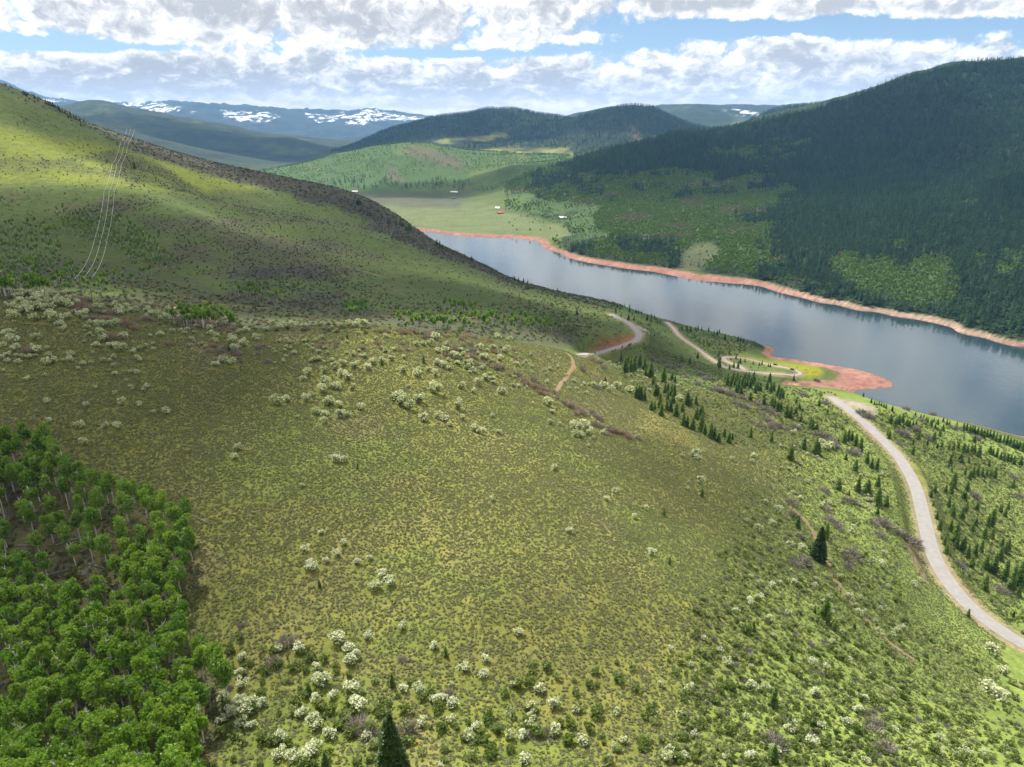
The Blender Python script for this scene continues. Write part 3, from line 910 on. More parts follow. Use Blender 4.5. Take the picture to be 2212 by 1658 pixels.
set_props(strip("road", ROAD_MAIN, 3.2, M_ROAD), "two lane asphalt road curving along the slope above the lake")
yl = strip("road_centre_line", ROAD_MAIN, .14, M_PAINT, .075, (-1, 1), crown=.06)
yl2 = strip("road_centre_line", ROAD_MAIN, .14, M_PAINT, .075, (-1, 1), offset=.34, crown=.06)
set_props(strip("road", ROAD_UPPER, 3.2, M_ROAD), "asphalt bend above the red cut bank")
set_props(strip("road", ROAD_CAMP, 2.1, M_GRAVEL), "pale campground lane looping through the pines by the beach")


def drape(px_pts, half, name, mat, step=2.0, it=4, lift=.06, label=None):
    p = smooth_path(px_pts, step, it)
    p[:, 2] = height(p[:, 0], p[:, 1])
    t = np.gradient(p[:, :2], axis=0); t /= np.linalg.norm(t, axis=1)[:, None] + 1e-9
    nrm = np.stack([t[:, 1], -t[:, 0]], 1)
    V_ = []
    for c in (-1, -.33, .33, 1):
        wv = half * (1 + .3 * value_noise(p[:, 0] * .15, p[:, 1] * .15, 5))
        xy = p[:, :2] + nrm * (c * wv)[:, None]
        V_.append(np.c_[xy, height(xy[:, 0], xy[:, 1]) + lift * (1 if abs(c) < 1 else -.6)])
    V_ = np.stack(V_, 1).reshape(-1, 3)
    i_ = np.arange(len(p) * 4).reshape(-1, 4)
    f = np.stack([i_[:-1, :-1], i_[:-1, 1:], i_[1:, 1:], i_[1:, :-1]], -1).reshape(-1, 4)
    o = link(name, quick_mesh(name, V_, f, True), mat)
    set_props(o, label, None, None, 'structure')
    return o, p


TRAIL_PTS = [[(1690, 1078), (1712, 1100), (1740, 1125), (1757, 1148), (1782, 1205), (1800, 1242), (1822, 1285), (1850, 1312), (1890, 1360), (1930, 1395), (1975, 1425)],
             [(1202, 845), (1212, 828), (1228, 808), (1240, 792), (1236, 775), (1226, 764)],
             [(735, 572), (760, 579), (790, 588), (838, 601)],
             [(680, 556), (700, 565), (735, 572)],
             [(800, 682), (900, 684), (1000, 686), (1100, 690), (1180, 694), (1270, 700)],
             [(370, 672), (400, 640), (470, 656), (540, 664), (600, 668)],
             [(1180, 845), (1240, 880), (1300, 915), (1380, 945)]]
for pts, hw, lb in zip(TRAIL_PTS, (1.0, 1.1, .9, .6, .8, .7, .8), ("reddish dirt track down the slope past the tall dark conifer", "ochre dirt track on the brow of the hill", "pinkish dirt track on the green knoll",
                       "faint dirt track on the green knoll", "pale dirt track behind the aspens in the gulch", "pale dirt track in the shaded gulch", "dirt track beside the bare brown shrubs")):
    try:
        drape(pts, hw, "path", M_DIRT, label=lb)
    except Exception as ex:
        print("path skipped", ex)
drape([(1398, 717), (1388, 712), (1378, 706), (1384, 706), (1398, 715), (1404, 720), (1390, 724)], 3.0, "parking_area", M_GRAVEL, label="gravel turnout beside the upper bend of the road")

# ------------------------------------------------------------------ plant materials
def foliage(name, c1, c2, transl=.35, var=.45, rough=.6):
    m, n = material(name)
    oi = n.n('ShaderNodeObjectInfo')
    ge = n.n('ShaderNodeNewGeometry')
    f = n.m('ADD', n.m('MULTIPLY', oi.outputs['Random'], 1 - var), n.m('MULTIPLY', ge.outputs['Random Per Island'], var))
    col = n.mix(f, c1, c2)
    d = n.n('ShaderNodeBsdfDiffuse')
    t = n.n('ShaderNodeBsdfTranslucent')
    g = n.n('ShaderNodeBsdfGlossy')
    g.inputs['Roughness'].default_value = .45
    n.put(g.inputs['Color'], (.5, .5, .5))
    n.put(d.inputs['Color'], col)
    n.put(t.inputs['Color'], n.mix(1.0, col, (1.25, 1.25, .8), 'MULTIPLY'))
    mx_ = n.n('ShaderNodeMixShader')
    mx_.inputs[0].default_value = transl
    n.t.links.new(d.outputs[0], mx_.inputs[1]); n.t.links.new(t.outputs[0], mx_.inputs[2])
    m2 = n.n('ShaderNodeMixShader')
    m2.inputs[0].default_value = .03
    n.t.links.new(mx_.outputs[0], m2.inputs[1]); n.t.links.new(g.outputs[0], m2.inputs[2])
    o = n.n('ShaderNodeOutputMaterial')
    n.t.links.new(m2.outputs[0], o.inputs[0])
    return m


M_ASPEN = foliage("aspen_leaves", (.075, .180, .012), (.210, .315, .034), .5)
M_ASPEN_FAR = foliage("distant_aspen_leaves", (.070, .150, .020), (.155, .235, .040), .4)
M_ASPEN_PALE = foliage("budding_aspen_leaves", (.13, .14, .055), (.17, .17, .085), .3)
M_PINE = foliage("pine_needles", (.080, .155, .024), (.170, .245, .048), .5)
M_SPRUCE = foliage("spruce_needles", (.034, .068, .016), (.068, .108, .026), .34)
M_FOREST = foliage("forest_needles", (.006, .026, .013), (.055, .118, .040), .12, .25)
M_BLOSSOM = foliage("white_blossom", (.44, .48, .31), (.68, .70, .54), .35)
M_BLOSSOM_FAR = foliage("cream_blossom", (.37, .41, .23), (.58, .60, .40), .3)
M_LEAF = foliage("shrub_leaves", (.090, .140, .028), (.170, .210, .055), .45)
M_LEAF_PALE = foliage("pale_shrub_leaves", (.20, .255, .085), (.285, .325, .14), .45)
M_TWIG = foliage("bare_twigs", (.155, .137, .120), (.225, .205, .185), .2)
M_TWIG_BROWN = foliage("brown_twigs", (.21, .155, .115), (.30, .235, .180), .25)
M_SAGE = foliage("sage_leaves", (.165, .185, .088), (.265, .275, .165), .48)
M_SAGE_GREEN = foliage("sage_new_growth", (.150, .180, .040), (.235, .245, .070), .48)
M_OAK = foliage("oak_twigs", (.060, .050, .040), (.095, .080, .060), .1)
M_RUST = foliage("rusty_needles", (.105, .060, .038), (.15, .085, .055), .1)
M_BARK = plain("aspen_bark", (.58, .56, .50), (.30, .28, .24), 1.6, .85)
M_DEADWOOD = plain("grey_deadwood", (.26, .245, .22), (.17, .155, .14), 2.0, .9)
M_PINEBARK = plain("pine_bark", (.075, .055, .040), (.12, .085, .06), 3.0, .95)


# ------------------------------------------------------------------ plant meshes (a few of each kind, shared by the copies)
class MB:
    """collects quads for one mesh"""
    def __init__(self):
        self.v, self.f, self.mi, self.k = [], [], [], 0

    def quads(self, c, t, b, mi=0):
        """c centres, t and b half-extent vectors, all (n,3)"""
        n = len(c)
        v = np.stack([c - t - b, c + t - b, c + t + b, c - t + b], 1).reshape(-1, 3)
        self.v.append(v)
        self.f.append(np.arange(n * 4).reshape(n, 4) + self.k)
        self.mi.append(np.full(n, mi)); self.k += n * 4

    def tube(self, pts, radii, sides=6, mi=0):
        pts = np.asarray(pts, float)
        rings = []
        for i, p in enumerate(pts):
            d = pts[min(i + 1, len(pts) - 1)] - pts[max(i - 1, 0)]
            d /= np.linalg.norm(d) + 1e-9
            a = np.cross(d, [.31, .95, .05]); a /= np.linalg.norm(a) + 1e-9
            b = np.cross(d, a)
            th = np.arange(sides) * 2 * math.pi / sides
            rings.append(p + radii[i] * (np.cos(th)[:, None] * a + np.sin(th)[:, None] * b))
        v = np.concatenate(rings)
        f = []
        for i in range(len(pts) - 1):
            for s in range(sides):
                f.append([i * sides + s, i * sides + (s + 1) % sides, (i + 1) * sides + (s + 1) % sides, (i + 1) * sides + s])
        self.v.append(v); self.f.append(np.array(f) + self.k); self.mi.append(np.full(len(f), mi)); self.k += len(v)

    def mesh(self, name, mats):
        me = quick_mesh(name, np.concatenate(self.v), np.concatenate(self.f))
        for m in mats:
            me.materials.append(m)
        me.polygons.foreach_set('material_index', np.concatenate(self.mi).astype(np.int32))
        return me


def unit(v):
    return v / (np.linalg.norm(v, axis=-1, keepdims=True) + 1e-9)


def leaf_cloud(mb, centres, sizes, r, mi=0, up=.35, aspect=.7):
    n = len(centres)
    nrm = unit(r.normal(size=(n, 3)) + np.array([0, 0, up]))
    t = unit(np.cross(nrm, r.normal(size=(n, 3))))
    b = np.cross(nrm, t)
    mb.quads(centres, t * sizes[:, None], b * sizes[:, None] * aspect, mi)


def clumped(r, n, k, rad, c0, csize, shell=.55):
    """points on the skins of k clumps packed in an ellipsoid"""
    d = unit(r.normal(size=(k, 3)))
    cc = d * (r.uniform(.25, .95, (k, 1)) ** .6) * np.array(rad) * .72
    w_ = r.integers(0, k, n)
    cs = r.uniform(.75, 1.25, k) * csize
    p = unit(r.normal(size=(n, 3)) + np.array([0, 0, .25])) * (r.uniform(shell, 1.0, (n, 1))) * cs[w_][:, None]
    return np.array(c0) + cc[w_] + p


def aspen_meshes(seed, n=330, leaf=.27):
    r = np.random.default_rng(seed)
    lean = r.normal(0, .25, 2)
    H = 10.0
    tr = MB()
    zs = np.linspace(-.3, 8.6, 7)
    pts = np.stack([lean[0] * (zs / H) ** 1.5 + r.normal(0, .05, 7), lean[1] * (zs / H) ** 1.5 + r.normal(0, .05, 7), zs], 1)
    tr.tube(pts, np.linspace(.17, .05, 7), 6)
    limbs = []
    for k in range(7):
        z = r.uniform(4.6, 8.2)
        base = np.array([np.interp(z, zs, pts[:, 0]), np.interp(z, zs, pts[:, 1]), z])
        a = r.uniform(0, 6.28); L = r.uniform(.5, .95)
        tip = base + np.array([math.cos(a) * L, math.sin(a) * L, L * r.uniform(.4, .9)])
        limbs.append([base, (base + tip) / 2 + [0, 0, -.05], tip])
    cr = MB()
    w_ = r.uniform(1.35, 1.75); hz = r.uniform(2.7, 3.5)
    c = clumped(r, n, int(r.integers(10, 15)), (w_, w_, hz), (lean[0] * .75, lean[1] * .75, 8.1 - .35 * hz), .78)
    leaf_cloud(cr, c, r.uniform(.6, 1.3, n) * leaf, r)
    for lb_ in limbs:
        cr.tube(lb_, [.05, .035, .012], 4, 1)
    return tr, cr


def dead_tree_mesh(seed):
    r = np.random.default_rng(seed)
    mb = MB()
    zs = np.linspace(-.3, 8.5, 6)
    pts = np.stack([r.normal(0, .1, 6).cumsum(), r.normal(0, .1, 6).cumsum(), zs], 1)
    mb.tube(pts, np.linspace(.16, .04, 6), 5)
    for k in range(16):
        z = r.uniform(3.0, 8.3)
        base = np.array([np.interp(z, zs, pts[:, 0]), np.interp(z, zs, pts[:, 1]), z])
        a = r.uniform(0, 6.28); L = r.uniform(.7, 2.0)
        tip = base + np.array([math.cos(a) * L, math.sin(a) * L, L * r.uniform(.3, .9)])
        midp = (base + tip) / 2 + r.normal(0, .08, 3)
        mb.tube([base, midp, tip], [.05, .035, .012], 3)
        for q in range(2):
            tp = midp + r.normal(0, .5, 3) + [0, 0, .3]
            mb.tube([midp, tp], [.03, .01], 3)
    return mb


def conifer_meshes(seed, tiers=13, per=9, H=10.0, R0=1.75, quad2=True, start=.07, shape=.85):
    r = np.random.default_rng(seed)
    tr = MB()
    tr.tube([[0, 0, -.4], [0, 0, H * .5], [0, 0, H * .97]], [.17, .10, .02], 5)
    cr = MB()
    C_, T_, B_ = [], [], []
    for k in range(tiers):
        f = k / (tiers - 1)
        z = H * (start + (1 - start) * (f ** .92) * .97)
        rad = R0 * (1 - f) ** shape + .10
        m_ = max(4, int(per * (1 - .55 * f)))
        a0 = r.uniform(0, 6.28)
        for j in range(m_):
            a = a0 + j * 6.283 / m_ + r.normal(0, .18)
            L = rad * r.uniform(.5, 1.25)
            out = np.array([math.cos(a), math.sin(a), 0])
            side = np.array([-math.sin(a), math.cos(a), 0])
            droop = np.array([0, 0, -L * r.uniform(.12, .42)])
            rise = np.array([0, 0, r.normal(0, .2)])
            wd = (.30 * L + .10) * r.uniform(.8, 1.2)
            tip = out * L + droop
            p0 = np.array([0, 0, z]) + rise
            C_.append(p0 + tip * .56); T_.append(tip * .44); B_.append(side * wd + np.array([0, 0, r.normal(0, .06)]))
            if quad2:
                C_.append(p0 + tip * .62 + [0, 0, -.12]); T_.append(tip * .36); B_.append(np.array([0, 0, .28 * L * r.uniform(.7, 1.2) + .06]) + side * r.normal(0, .12))
    cr.quads(np.array(C_), np.array(T_), np.array(B_))
    # needle tufts roughen the outline
    n = tiers * per * 2
    f = r.uniform(0, 1, n) ** 1.25
    a = r.uniform(0, 6.283, n)
    rad = (R0 * (1 - f) ** shape + .08) * r.uniform(.6, 1.2, n)
    c = np.stack([np.cos(a) * rad, np.sin(a) * rad, H * (start + (1 - start) * f * .98) - .15 * rad], 1)
    leaf_cloud(cr, c, r.uniform(.14, .30, n) * (R0 / 1.75), r, up=0)
    return tr, cr


def dome_points(r, n, rx=1.0, h=1.2, lo=.0, clumps=9, cs=.42):
    p = clumped(r, n, clumps, (rx, rx, h * .55), (0, 0, h * .52), cs)
    p[:, 2] = np.abs(p[:, 2] - lo) + lo
    return p


def flowering_meshes(seed, n=230, leaf=.11):
    """unit shrub (about 2 across, 1.6 tall): green leaves below, blossom on the outside and top"""
    r = np.random.default_rng(seed)
    p = dome_points(r, n, 1.0, 1.45, .05, int(r.integers(9, 14)), .42)
    score = p[:, 2] * .9 + .35 * np.hypot(p[:, 0], p[:, 1]) + r.normal(0, .22, n)
    white = score > np.quantile(score, .42)
    g, b = MB(), MB()
    leaf_cloud(g, p[~white], r.uniform(.8, 1.4, (~white).sum()) * leaf * 1.1, r)
    leaf_cloud(b, p[white], r.uniform(.7, 1.35, white.sum()) * leaf, r, up=.8)
    for k in range(6):
        a = r.uniform(0, 6.28)
        g.tube([[0, 0, -.15], [math.cos(a) * .3, math.sin(a) * .3, .5], [math.cos(a) * .6, math.sin(a) * .6, 1.0]], [.035, .025, .01], 3)
    return g, b


def leafy_mesh(seed, n=150, leaf=.13, h=1.3):
    r = np.random.default_rng(seed)
    mb = MB()
    p = dome_points(r, n, 1.0, h, .03, int(r.integers(7, 12)), .45)
    leaf_cloud(mb, p, r.uniform(.7, 1.4, n) * leaf, r)
    return mb


def bare_mesh(seed, n=150):
    r = np.random.default_rng(seed)
    mb = MB()
    for k in range(n):
        d = unit(r.normal(size=3) * [1, 1, .5] + [0, 0, .75])
        L = r.uniform(.8, 1.35)
        base = np.array([d[0] * .2, d[1] * .2, 0])
        tip = base + d * L
        c = (base * .35 + tip * .65)
        t = (tip - base) * .38
        s_ = unit(np.cross(d, r.normal(size=3))) * r.uniform(.018, .045)
        mb.quads(c[None], t[None], s_[None])
    p = dome_points(r, 130, 1.0, 1.3, .1, 8, .42)
    leaf_cloud(mb, p, r.uniform(.035, .085, 130), r, aspect=.35)
    return mb


def tuft_mesh(seed, n=22, leaf=.12, green=.3):
    r = np.random.default_rng(seed)
    mb = MB()
    p = unit(r.normal(size=(n, 3)) + [0, 0, .5]) * r.uniform(.5, 1, (n, 1)) * [.42, .42, .29] + [0, 0, .14]
    p[:, 2] = np.abs(p[:, 2])
    leaf_cloud(mb, p, r.uniform(.7, 1.5, n) * leaf, r, up=1.1)
    mb.mi = [np.where(r.uniform(size=n) < green, 1, 0)]
    return mb


def spot_mesh(seed, n=16, size=1.0):
    """rounded far-off crown, unit height about 1"""
    r = np.random.default_rng(seed)
    mb = MB()
    p = unit(r.normal(size=(n, 3)) + [0, 0, .3]) * r.uniform(.6, 1, (n, 1)) * [.33, .33, .34] + [0, 0, .62]
    leaf_cloud(mb, p, r.uniform(.10, .19, n) * size, r)
    mb.quads(np.array([[0, 0, .22]]), np.array([[.015, 0, 0]]), np.array([[0, 0, .25]]))
    return mb


# ------------------------------------------------------------------ scattering what nobody could count
def scatter(name, pts, scl, protos, label, tilt=.0, mat_tag=None):
    """one object whose points carry instances of the given meshes"""
    pts = np.asarray(pts, np.float32)
    n = len(pts)
    me = bpy.data.meshes.new(name)
    me.vertices.add(n); me.vertices.foreach_set('co', pts.ravel())
    a = me.attributes.new('scl', 'FLOAT', 'POINT'); a.data.foreach_set('value', np.asarray(scl, np.float32))
    rot = np.zeros((n, 3), np.float32)
    rot[:, 2] = rng.uniform(0, 6.283, n)
    if tilt:
        rot[:, :2] = rng.normal(0, tilt, (n, 2))
    a = me.attributes.new('rot', 'FLOAT_VECTOR', 'POINT'); a.data.foreach_set('vector', rot.ravel())
    a = me.attributes.new('pick', 'INT', 'POINT'); a.data.foreach_set('value', rng.integers(0, len(protos), n).astype(np.int32))
    o = bpy.data.objects.new(name, me)
    COL.objects.link(o)
    gt = bpy.data.node_groups.new(name + "_scatter", 'GeometryNodeTree')
    gt.interface.new_socket("Geometry", in_out='INPUT', socket_type='NodeSocketGeometry')
    gt.interface.new_socket("Geometry", in_out='OUTPUT', socket_type='NodeSocketGeometry')
    N_ = gt.nodes.new; L_ = gt.links.new
    gi, go = N_('NodeGroupInput'), N_('NodeGroupOutput')
    g2i = N_('GeometryNodeGeometryToInstance')
    for pm in protos:
        po = bpy.data.objects.new(pm.name, pm)
        oi = N_('GeometryNodeObjectInfo')
        oi.inputs['Object'].default_value = po
        L_(oi.outputs['Geometry'], g2i.inputs[0])
    iop = N_('GeometryNodeInstanceOnPoints')

    def attr(nm, typ):
        nd = N_('GeometryNodeInputNamedAttribute')
        nd.data_type = typ
        nd.inputs['Name'].default_value = nm
        return nd.outputs['Attribute']
    L_(gi.outputs[0], iop.inputs['Points'])
    L_(g2i.outputs[0], iop.inputs['Instance'])
    iop.inputs['Pick Instance'].default_value = True
    L_(attr('pick', 'INT'), iop.inputs['Instance Index'])
    e2r = N_('FunctionNodeEulerToRotation')
    L_(attr('rot', 'FLOAT_VECTOR'), e2r.inputs[0])
    L_(e2r.outputs[0], iop.inputs['Rotation'])
    cx = N_('ShaderNodeCombineXYZ')
    s_ = attr('scl', 'FLOAT')
    for k in range(3):
        L_(s_, cx.inputs[k])
    L_(cx.outputs[0], iop.inputs['Scale'])
    L_(iop.outputs[0], go.inputs[0])
    md = o.modifiers.new("scatter", 'NODES')
    md.node_group = gt
    set_props(o, label, None, None, 'stuff')
    return o


def on_ground(x, y, sink=.05):
    return np.stack([x, y, height(x, y) - sink], -1)


def seed_px(poly, n, seed=0):
    """n points spread over a region outlined on the photograph, dropped on the ground"""
    r = np.random.default_rng(seed)
    xs = [p[0] for p in poly]; ys = [p[1] for p in poly]
    out = np.zeros((0, 2))
    while len(out) < n:
        q = np.stack([r.uniform(min(xs), max(xs), n * 2), r.uniform(min(ys), max(ys), n * 2)], 1)
        out = np.concatenate([out, q[in_poly(q[:, 0], q[:, 1], poly)]])
    out = out[:n]
    h = hit(out[:, 0], out[:, 1])
    return h[~np.isnan(h[:, 1])]


def seed_world(x0, x1, y0, y1, n, seed=0):
    r = np.random.default_rng(seed)
    x = r.uniform(x0, x1, n); y = r.uniform(y0, y1, n)
    return x, y

# ------------------------------------------------------------------ prototypes
ASPEN = []
for s in range(6):
    tr, cr = aspen_meshes(300 + s, 820, .145)
    ASPEN.append((tr.mesh("aspen_trunk", [M_BARK]), cr.mesh("aspen_crown", [M_ASPEN, M_BARK])))
DEAD = [dead_tree_mesh(330 + s).mesh("dead_aspen", [M_DEADWOOD]) for s in range(3)]
PINE = []
for s in range(5):
    tr, cr = conifer_meshes(340 + s, 15, 9, 10.0, (1.6, 1.85, 1.45, 2.0, 1.7)[s], shape=.66)
    PINE.append((tr.mesh("pine_trunk", [M_PINEBARK]), cr.mesh("pine_crown", [M_PINE])))
SPRUCE = []
for s in range(3):
    tr, cr = conifer_meshes(350 + s, 24, 13, 10.0, (1.7, 2.0, 1.85)[s], shape=.8)
    SPRUCE.append((tr.mesh("spruce_trunk", [M_PINEBARK]), cr.mesh("spruce_crown", [M_SPRUCE])))
FLOWER = []
for s in range(5):
    g, b = flowering_meshes(360 + s, 460, .072)
    FLOWER.append((g.mesh("shrub_foliage", [M_LEAF]), b.mesh("shrub_blossom", [M_BLOSSOM])))
FLOWER_FAR = []
for s in range(5):
    g, b = flowering_meshes(370 + s, 230, .115)
    b.v = g.v + [x for x in b.v]; b.f = g.f + [x + g.k for x in b.f]; b.mi = g.mi + [x * 0 + 1 for x in b.mi]
    FLOWER_FAR.append(b.mesh("cream_flowering_shrub", [M_LEAF_PALE, M_BLOSSOM_FAR]))
LEAFY = [leafy_mesh(380 + s).mesh("green_shrub", [M_LEAF]) for s in range(4)]
LEAFY_PALE = [leafy_mesh(390 + s).mesh("pale_green_shrub", [M_LEAF_PALE]) for s in range(3)]
BARE = [bare_mesh(400 + s).mesh("bare_shrub", [M_TWIG]) for s in range(4)]
OAK = [bare_mesh(420 + s, 80).mesh("oak_shrub", [M_OAK]) for s in range(2)]
BARE_BROWN = [bare_mesh(410 + s).mesh("brown_shrub", [M_TWIG_BROWN]) for s in range(3)]

# ------------------------------------------------------------------ where the photograph shows them (2212-wide picture coordinates)
def zconv(k, ox, oy, rows, dw=None):
    out = []
    for r_ in rows:
        wd = (r_[2] if len(r_) > 2 else dw)
        out.append((ox + r_[0] * k, oy + r_[1] * k, wd * k))
    return out


FL = []
FL += zconv(.5, 0, 1243, [(1043, 370, 45), (1205, 335, 45), (1290, 335, 60), (1452, 300, 80), (1500, 340, 60), (1535, 365, 60), (1507, 395, 65), (1592, 278, 50), (1740, 235, 50), (1875, 325, 50), (2097, 378, 50), (2003, 425, 60), (2083, 445, 50), (1365, 415, 50), (1035, 440, 50), (1040, 487, 55), (965, 545, 55), (1035, 580, 70), (1080, 580, 70), (1130, 575, 60), (990, 620, 70), (1060, 610, 70), (1045, 665, 60), (1090, 665, 50), (960, 645, 50), (1385, 485, 80), (1370, 470, 60), (1440, 535, 50), (1515, 515, 70), (1360, 550, 55), (1545, 590, 80), (1530, 570, 60), (1305, 615, 60), (1360, 660, 80), (1350, 640, 60), (1425, 715, 70), (1213, 720, 70), (1350, 780, 90), (1330, 800, 70), (1210, 800, 70), (1265, 800, 60), (1585, 715, 50), (1745, 510, 50), (1805, 515, 60), (1890, 555, 60), (1920, 545, 45), (1960, 575, 60), (2060, 670, 50), (1825, 655, 60), (2030, 700, 50), (2200, 610, 40), (1950, 480, 30), (80, 790, 60), (1685, 45, 62), (1625, 70, 60), (1655, 10, 50), (1035, 560, 50), (1010, 600, 50)])
FL += zconv(.5, 0, 829, [(205, 85, 30), (375, 100, 28), (525, 95, 35), (602, 98, 30), (663, 128, 22), (715, 133, 35), (205, 180, 35), (343, 195, 38), (452, 195, 30), (505, 203, 42), (363, 270, 35), (235, 315, 25), (1027, 290, 40), (1015, 330, 38), (1390, 655, 35), (1482, 705, 45), (1320, 730, 50), (1452, 750, 42), (1408, 778, 40), (1540, 785, 40), (1597, 765, 38), (1345, 808, 75), (1450, 340, 50), (1485, 345, 40), (1305, 447, 28), (2125, 505, 30),
    (1195, 95, 60), (1240, 80, 35), (1325, 78, 40), (1420, 95, 50), (1465, 105, 40), (1365, 135, 40), (1405, 150, 40), (1400, 175, 35), (1470, 150, 50), (1505, 142, 30), (1560, 115, 40), (1285, 150, 20), (1400, 15, 50), (1390, 40, 50), (1450, 25, 45), (1525, 30, 35), (1345, 55, 30), (1720, 75, 60), (1740, 95, 60), (1770, 115, 50), (1810, 85, 50), (1835, 165, 50), (1895, 150, 35), (1920, 165, 40), (1945, 185, 30), (2000, 155, 30), (2050, 205, 40), (2080, 220, 40), (2155, 217, 30), (2130, 145, 25), (1885, 45, 60), (1980, 110, 50), (1995, 25, 40), (2065, 10, 40), (1763, 15, 20), (2045, 40, 30), (2165, 45, 40)])
FL += zconv(.16674, 0, 516.1, [(170, 1060, 130), (330, 1000, 140), (640, 1000, 100), (450, 1080, 120), (640, 1085, 140), (770, 1075, 100), (890, 1055, 100), (1060, 1030, 130), (770, 1140, 100), (810, 1215, 100), (1130, 1170, 80), (1180, 1125, 90), (1290, 1160, 110), (1370, 1150, 100), (1490, 1140, 120), (1300, 1255, 100), (1160, 1250, 60), (1600, 1310, 100), (1330, 1350, 120), (1240, 1410, 90), (1430, 1430, 110), (1560, 1470, 130), (1720, 1500, 90), (1820, 1440, 80), (2080, 1260, 80), (1950, 1275, 60), (100, 1280, 120), (150, 1360, 130), (440, 1330, 120), (190, 1470, 110), (430, 1410, 70), (480, 1490, 110), (30, 1430, 90), (20, 1560, 80), (100, 1530, 80), (300, 1545, 70), (240, 1620, 80), (600, 1640, 110), (690, 1620, 90), (830, 1600, 70), (930, 1530, 80), (920, 1590, 80), (1080, 1640, 80), (1180, 1630, 70), (1330, 1600, 80), (1420, 1595, 60), (1810, 1590, 70), (1990, 1380, 60), (1890, 1410, 70), (1990, 1450, 70),
    (220, 790, 110), (300, 760, 110), (370, 750, 100), (440, 770, 110), (260, 860, 110), (330, 850, 90), (540, 800, 120), (680, 780, 120), (740, 820, 110), (450, 860, 140), (560, 880, 110), (640, 870, 120), (300, 920, 150), (380, 940, 130), (480, 930, 120), (560, 940, 110), (660, 920, 90), (740, 880, 110), (820, 870, 120), (880, 900, 100), (870, 820, 90), (150, 920, 100), (100, 880, 80), (980, 860, 90), (230, 960, 100), (330, 970, 90),
    (1130, 790, 80), (1240, 820, 90), (1270, 860, 90), (1220, 910, 90), (1300, 910, 90), (1340, 980, 60), (1500, 890, 100), (1540, 940, 100), (1600, 970, 110), (1640, 920, 100), (1700, 960, 90), (1760, 950, 100), (1490, 960, 90), (1560, 1000, 100), (1900, 970, 110), (1960, 1000, 100), (2030, 1000, 110), (2090, 1020, 100), (2150, 1040, 110), (2190, 1050, 90), (1880, 1030, 80), (2080, 1060, 80)])
FL += zconv(.5, 0, 414.4, [(780, 550, 30), (800, 555, 30), (900, 600, 30), (930, 635, 30), (910, 620, 30), (1000, 655, 40), (1050, 670, 40), (1010, 690, 40), (1100, 640, 30), (960, 740, 40), (1000, 750, 40), (930, 760, 35), (690, 625, 30), (530, 640, 35), (605, 735, 20), (1250, 595, 45), (1220, 600, 40), (1150, 605, 30), (1110, 640, 35), (1060, 610, 35), (1030, 620, 35), (1310, 590, 30), (1540, 585, 50), (1570, 590, 45), (1510, 588, 40), (1470, 590, 30), (1430, 595, 25),
    (1330, 795, 40), (1310, 820, 30), (1400, 785, 35), (1450, 770, 40), (1480, 755, 40), (1530, 765, 40), (1590, 770, 40), (1610, 745, 35), (1690, 730, 35), (1665, 690, 20), (1650, 740, 30), (1480, 800, 45), (1500, 815, 50), (1740, 785, 40), (1800, 800, 40), (1880, 795, 35), (1810, 780, 30), (1850, 775, 30), (1890, 750, 35), (1915, 760, 40), (1745, 720, 25), (1940, 770, 30), (2020, 770, 35), (2045, 775, 30), (2030, 745, 30), (2100, 815, 40), (1890, 690, 30), (1920, 700, 40), (1800, 665, 30), (1830, 665, 30), (1860, 665, 35), (1960, 720, 40), (1980, 720, 30), (2070, 680, 35), (1880, 640, 40), (1930, 665, 30), (2090, 730, 40), (2160, 730, 35), (2190, 700, 40), (2130, 690, 35), (2150, 640, 35), (2200, 650, 35)])
FL += zconv(.5, 1106, 829, [(160, 100, 50), (175, 130, 30), (165, 175, 30), (205, 182, 25), (90, 90, 20), (280, 210, 55), (310, 205, 55), (335, 225, 40), (275, 230, 40), (300, 235, 40), (350, 240, 25), (330, 275, 25), (395, 220, 30), (545, 238, 30), (780, 318, 30), (800, 320, 45), (805, 335, 35), (735, 318, 25), (950, 332, 25), (1045, 322, 30), (1035, 342, 25), (185, 375, 35), (448, 475, 35), (530, 585, 30), (250, 650, 40), (410, 510, 30), (575, 545, 30), (815, 435, 40), (755, 460, 25), (765, 432, 20), (1215, 475, 20), (1245, 500, 25), (1090, 517, 30), (1155, 560, 40), (1125, 615, 35), (1065, 645, 40), (1205, 715, 40), (1255, 725, 40), (1470, 645, 40), (1555, 785, 35), (1600, 800, 40), (1605, 745, 30), (1010, 600, 30), (605, 745, 50),
    (345, 15, 35), (395, 20, 40), (425, 40, 40), (455, 25, 40), (510, 40, 40), (1340, 270, 50), (1360, 290, 50), (1380, 285, 40), (1215, 220, 30), (725, 75, 45), (1330, 290, 40)])
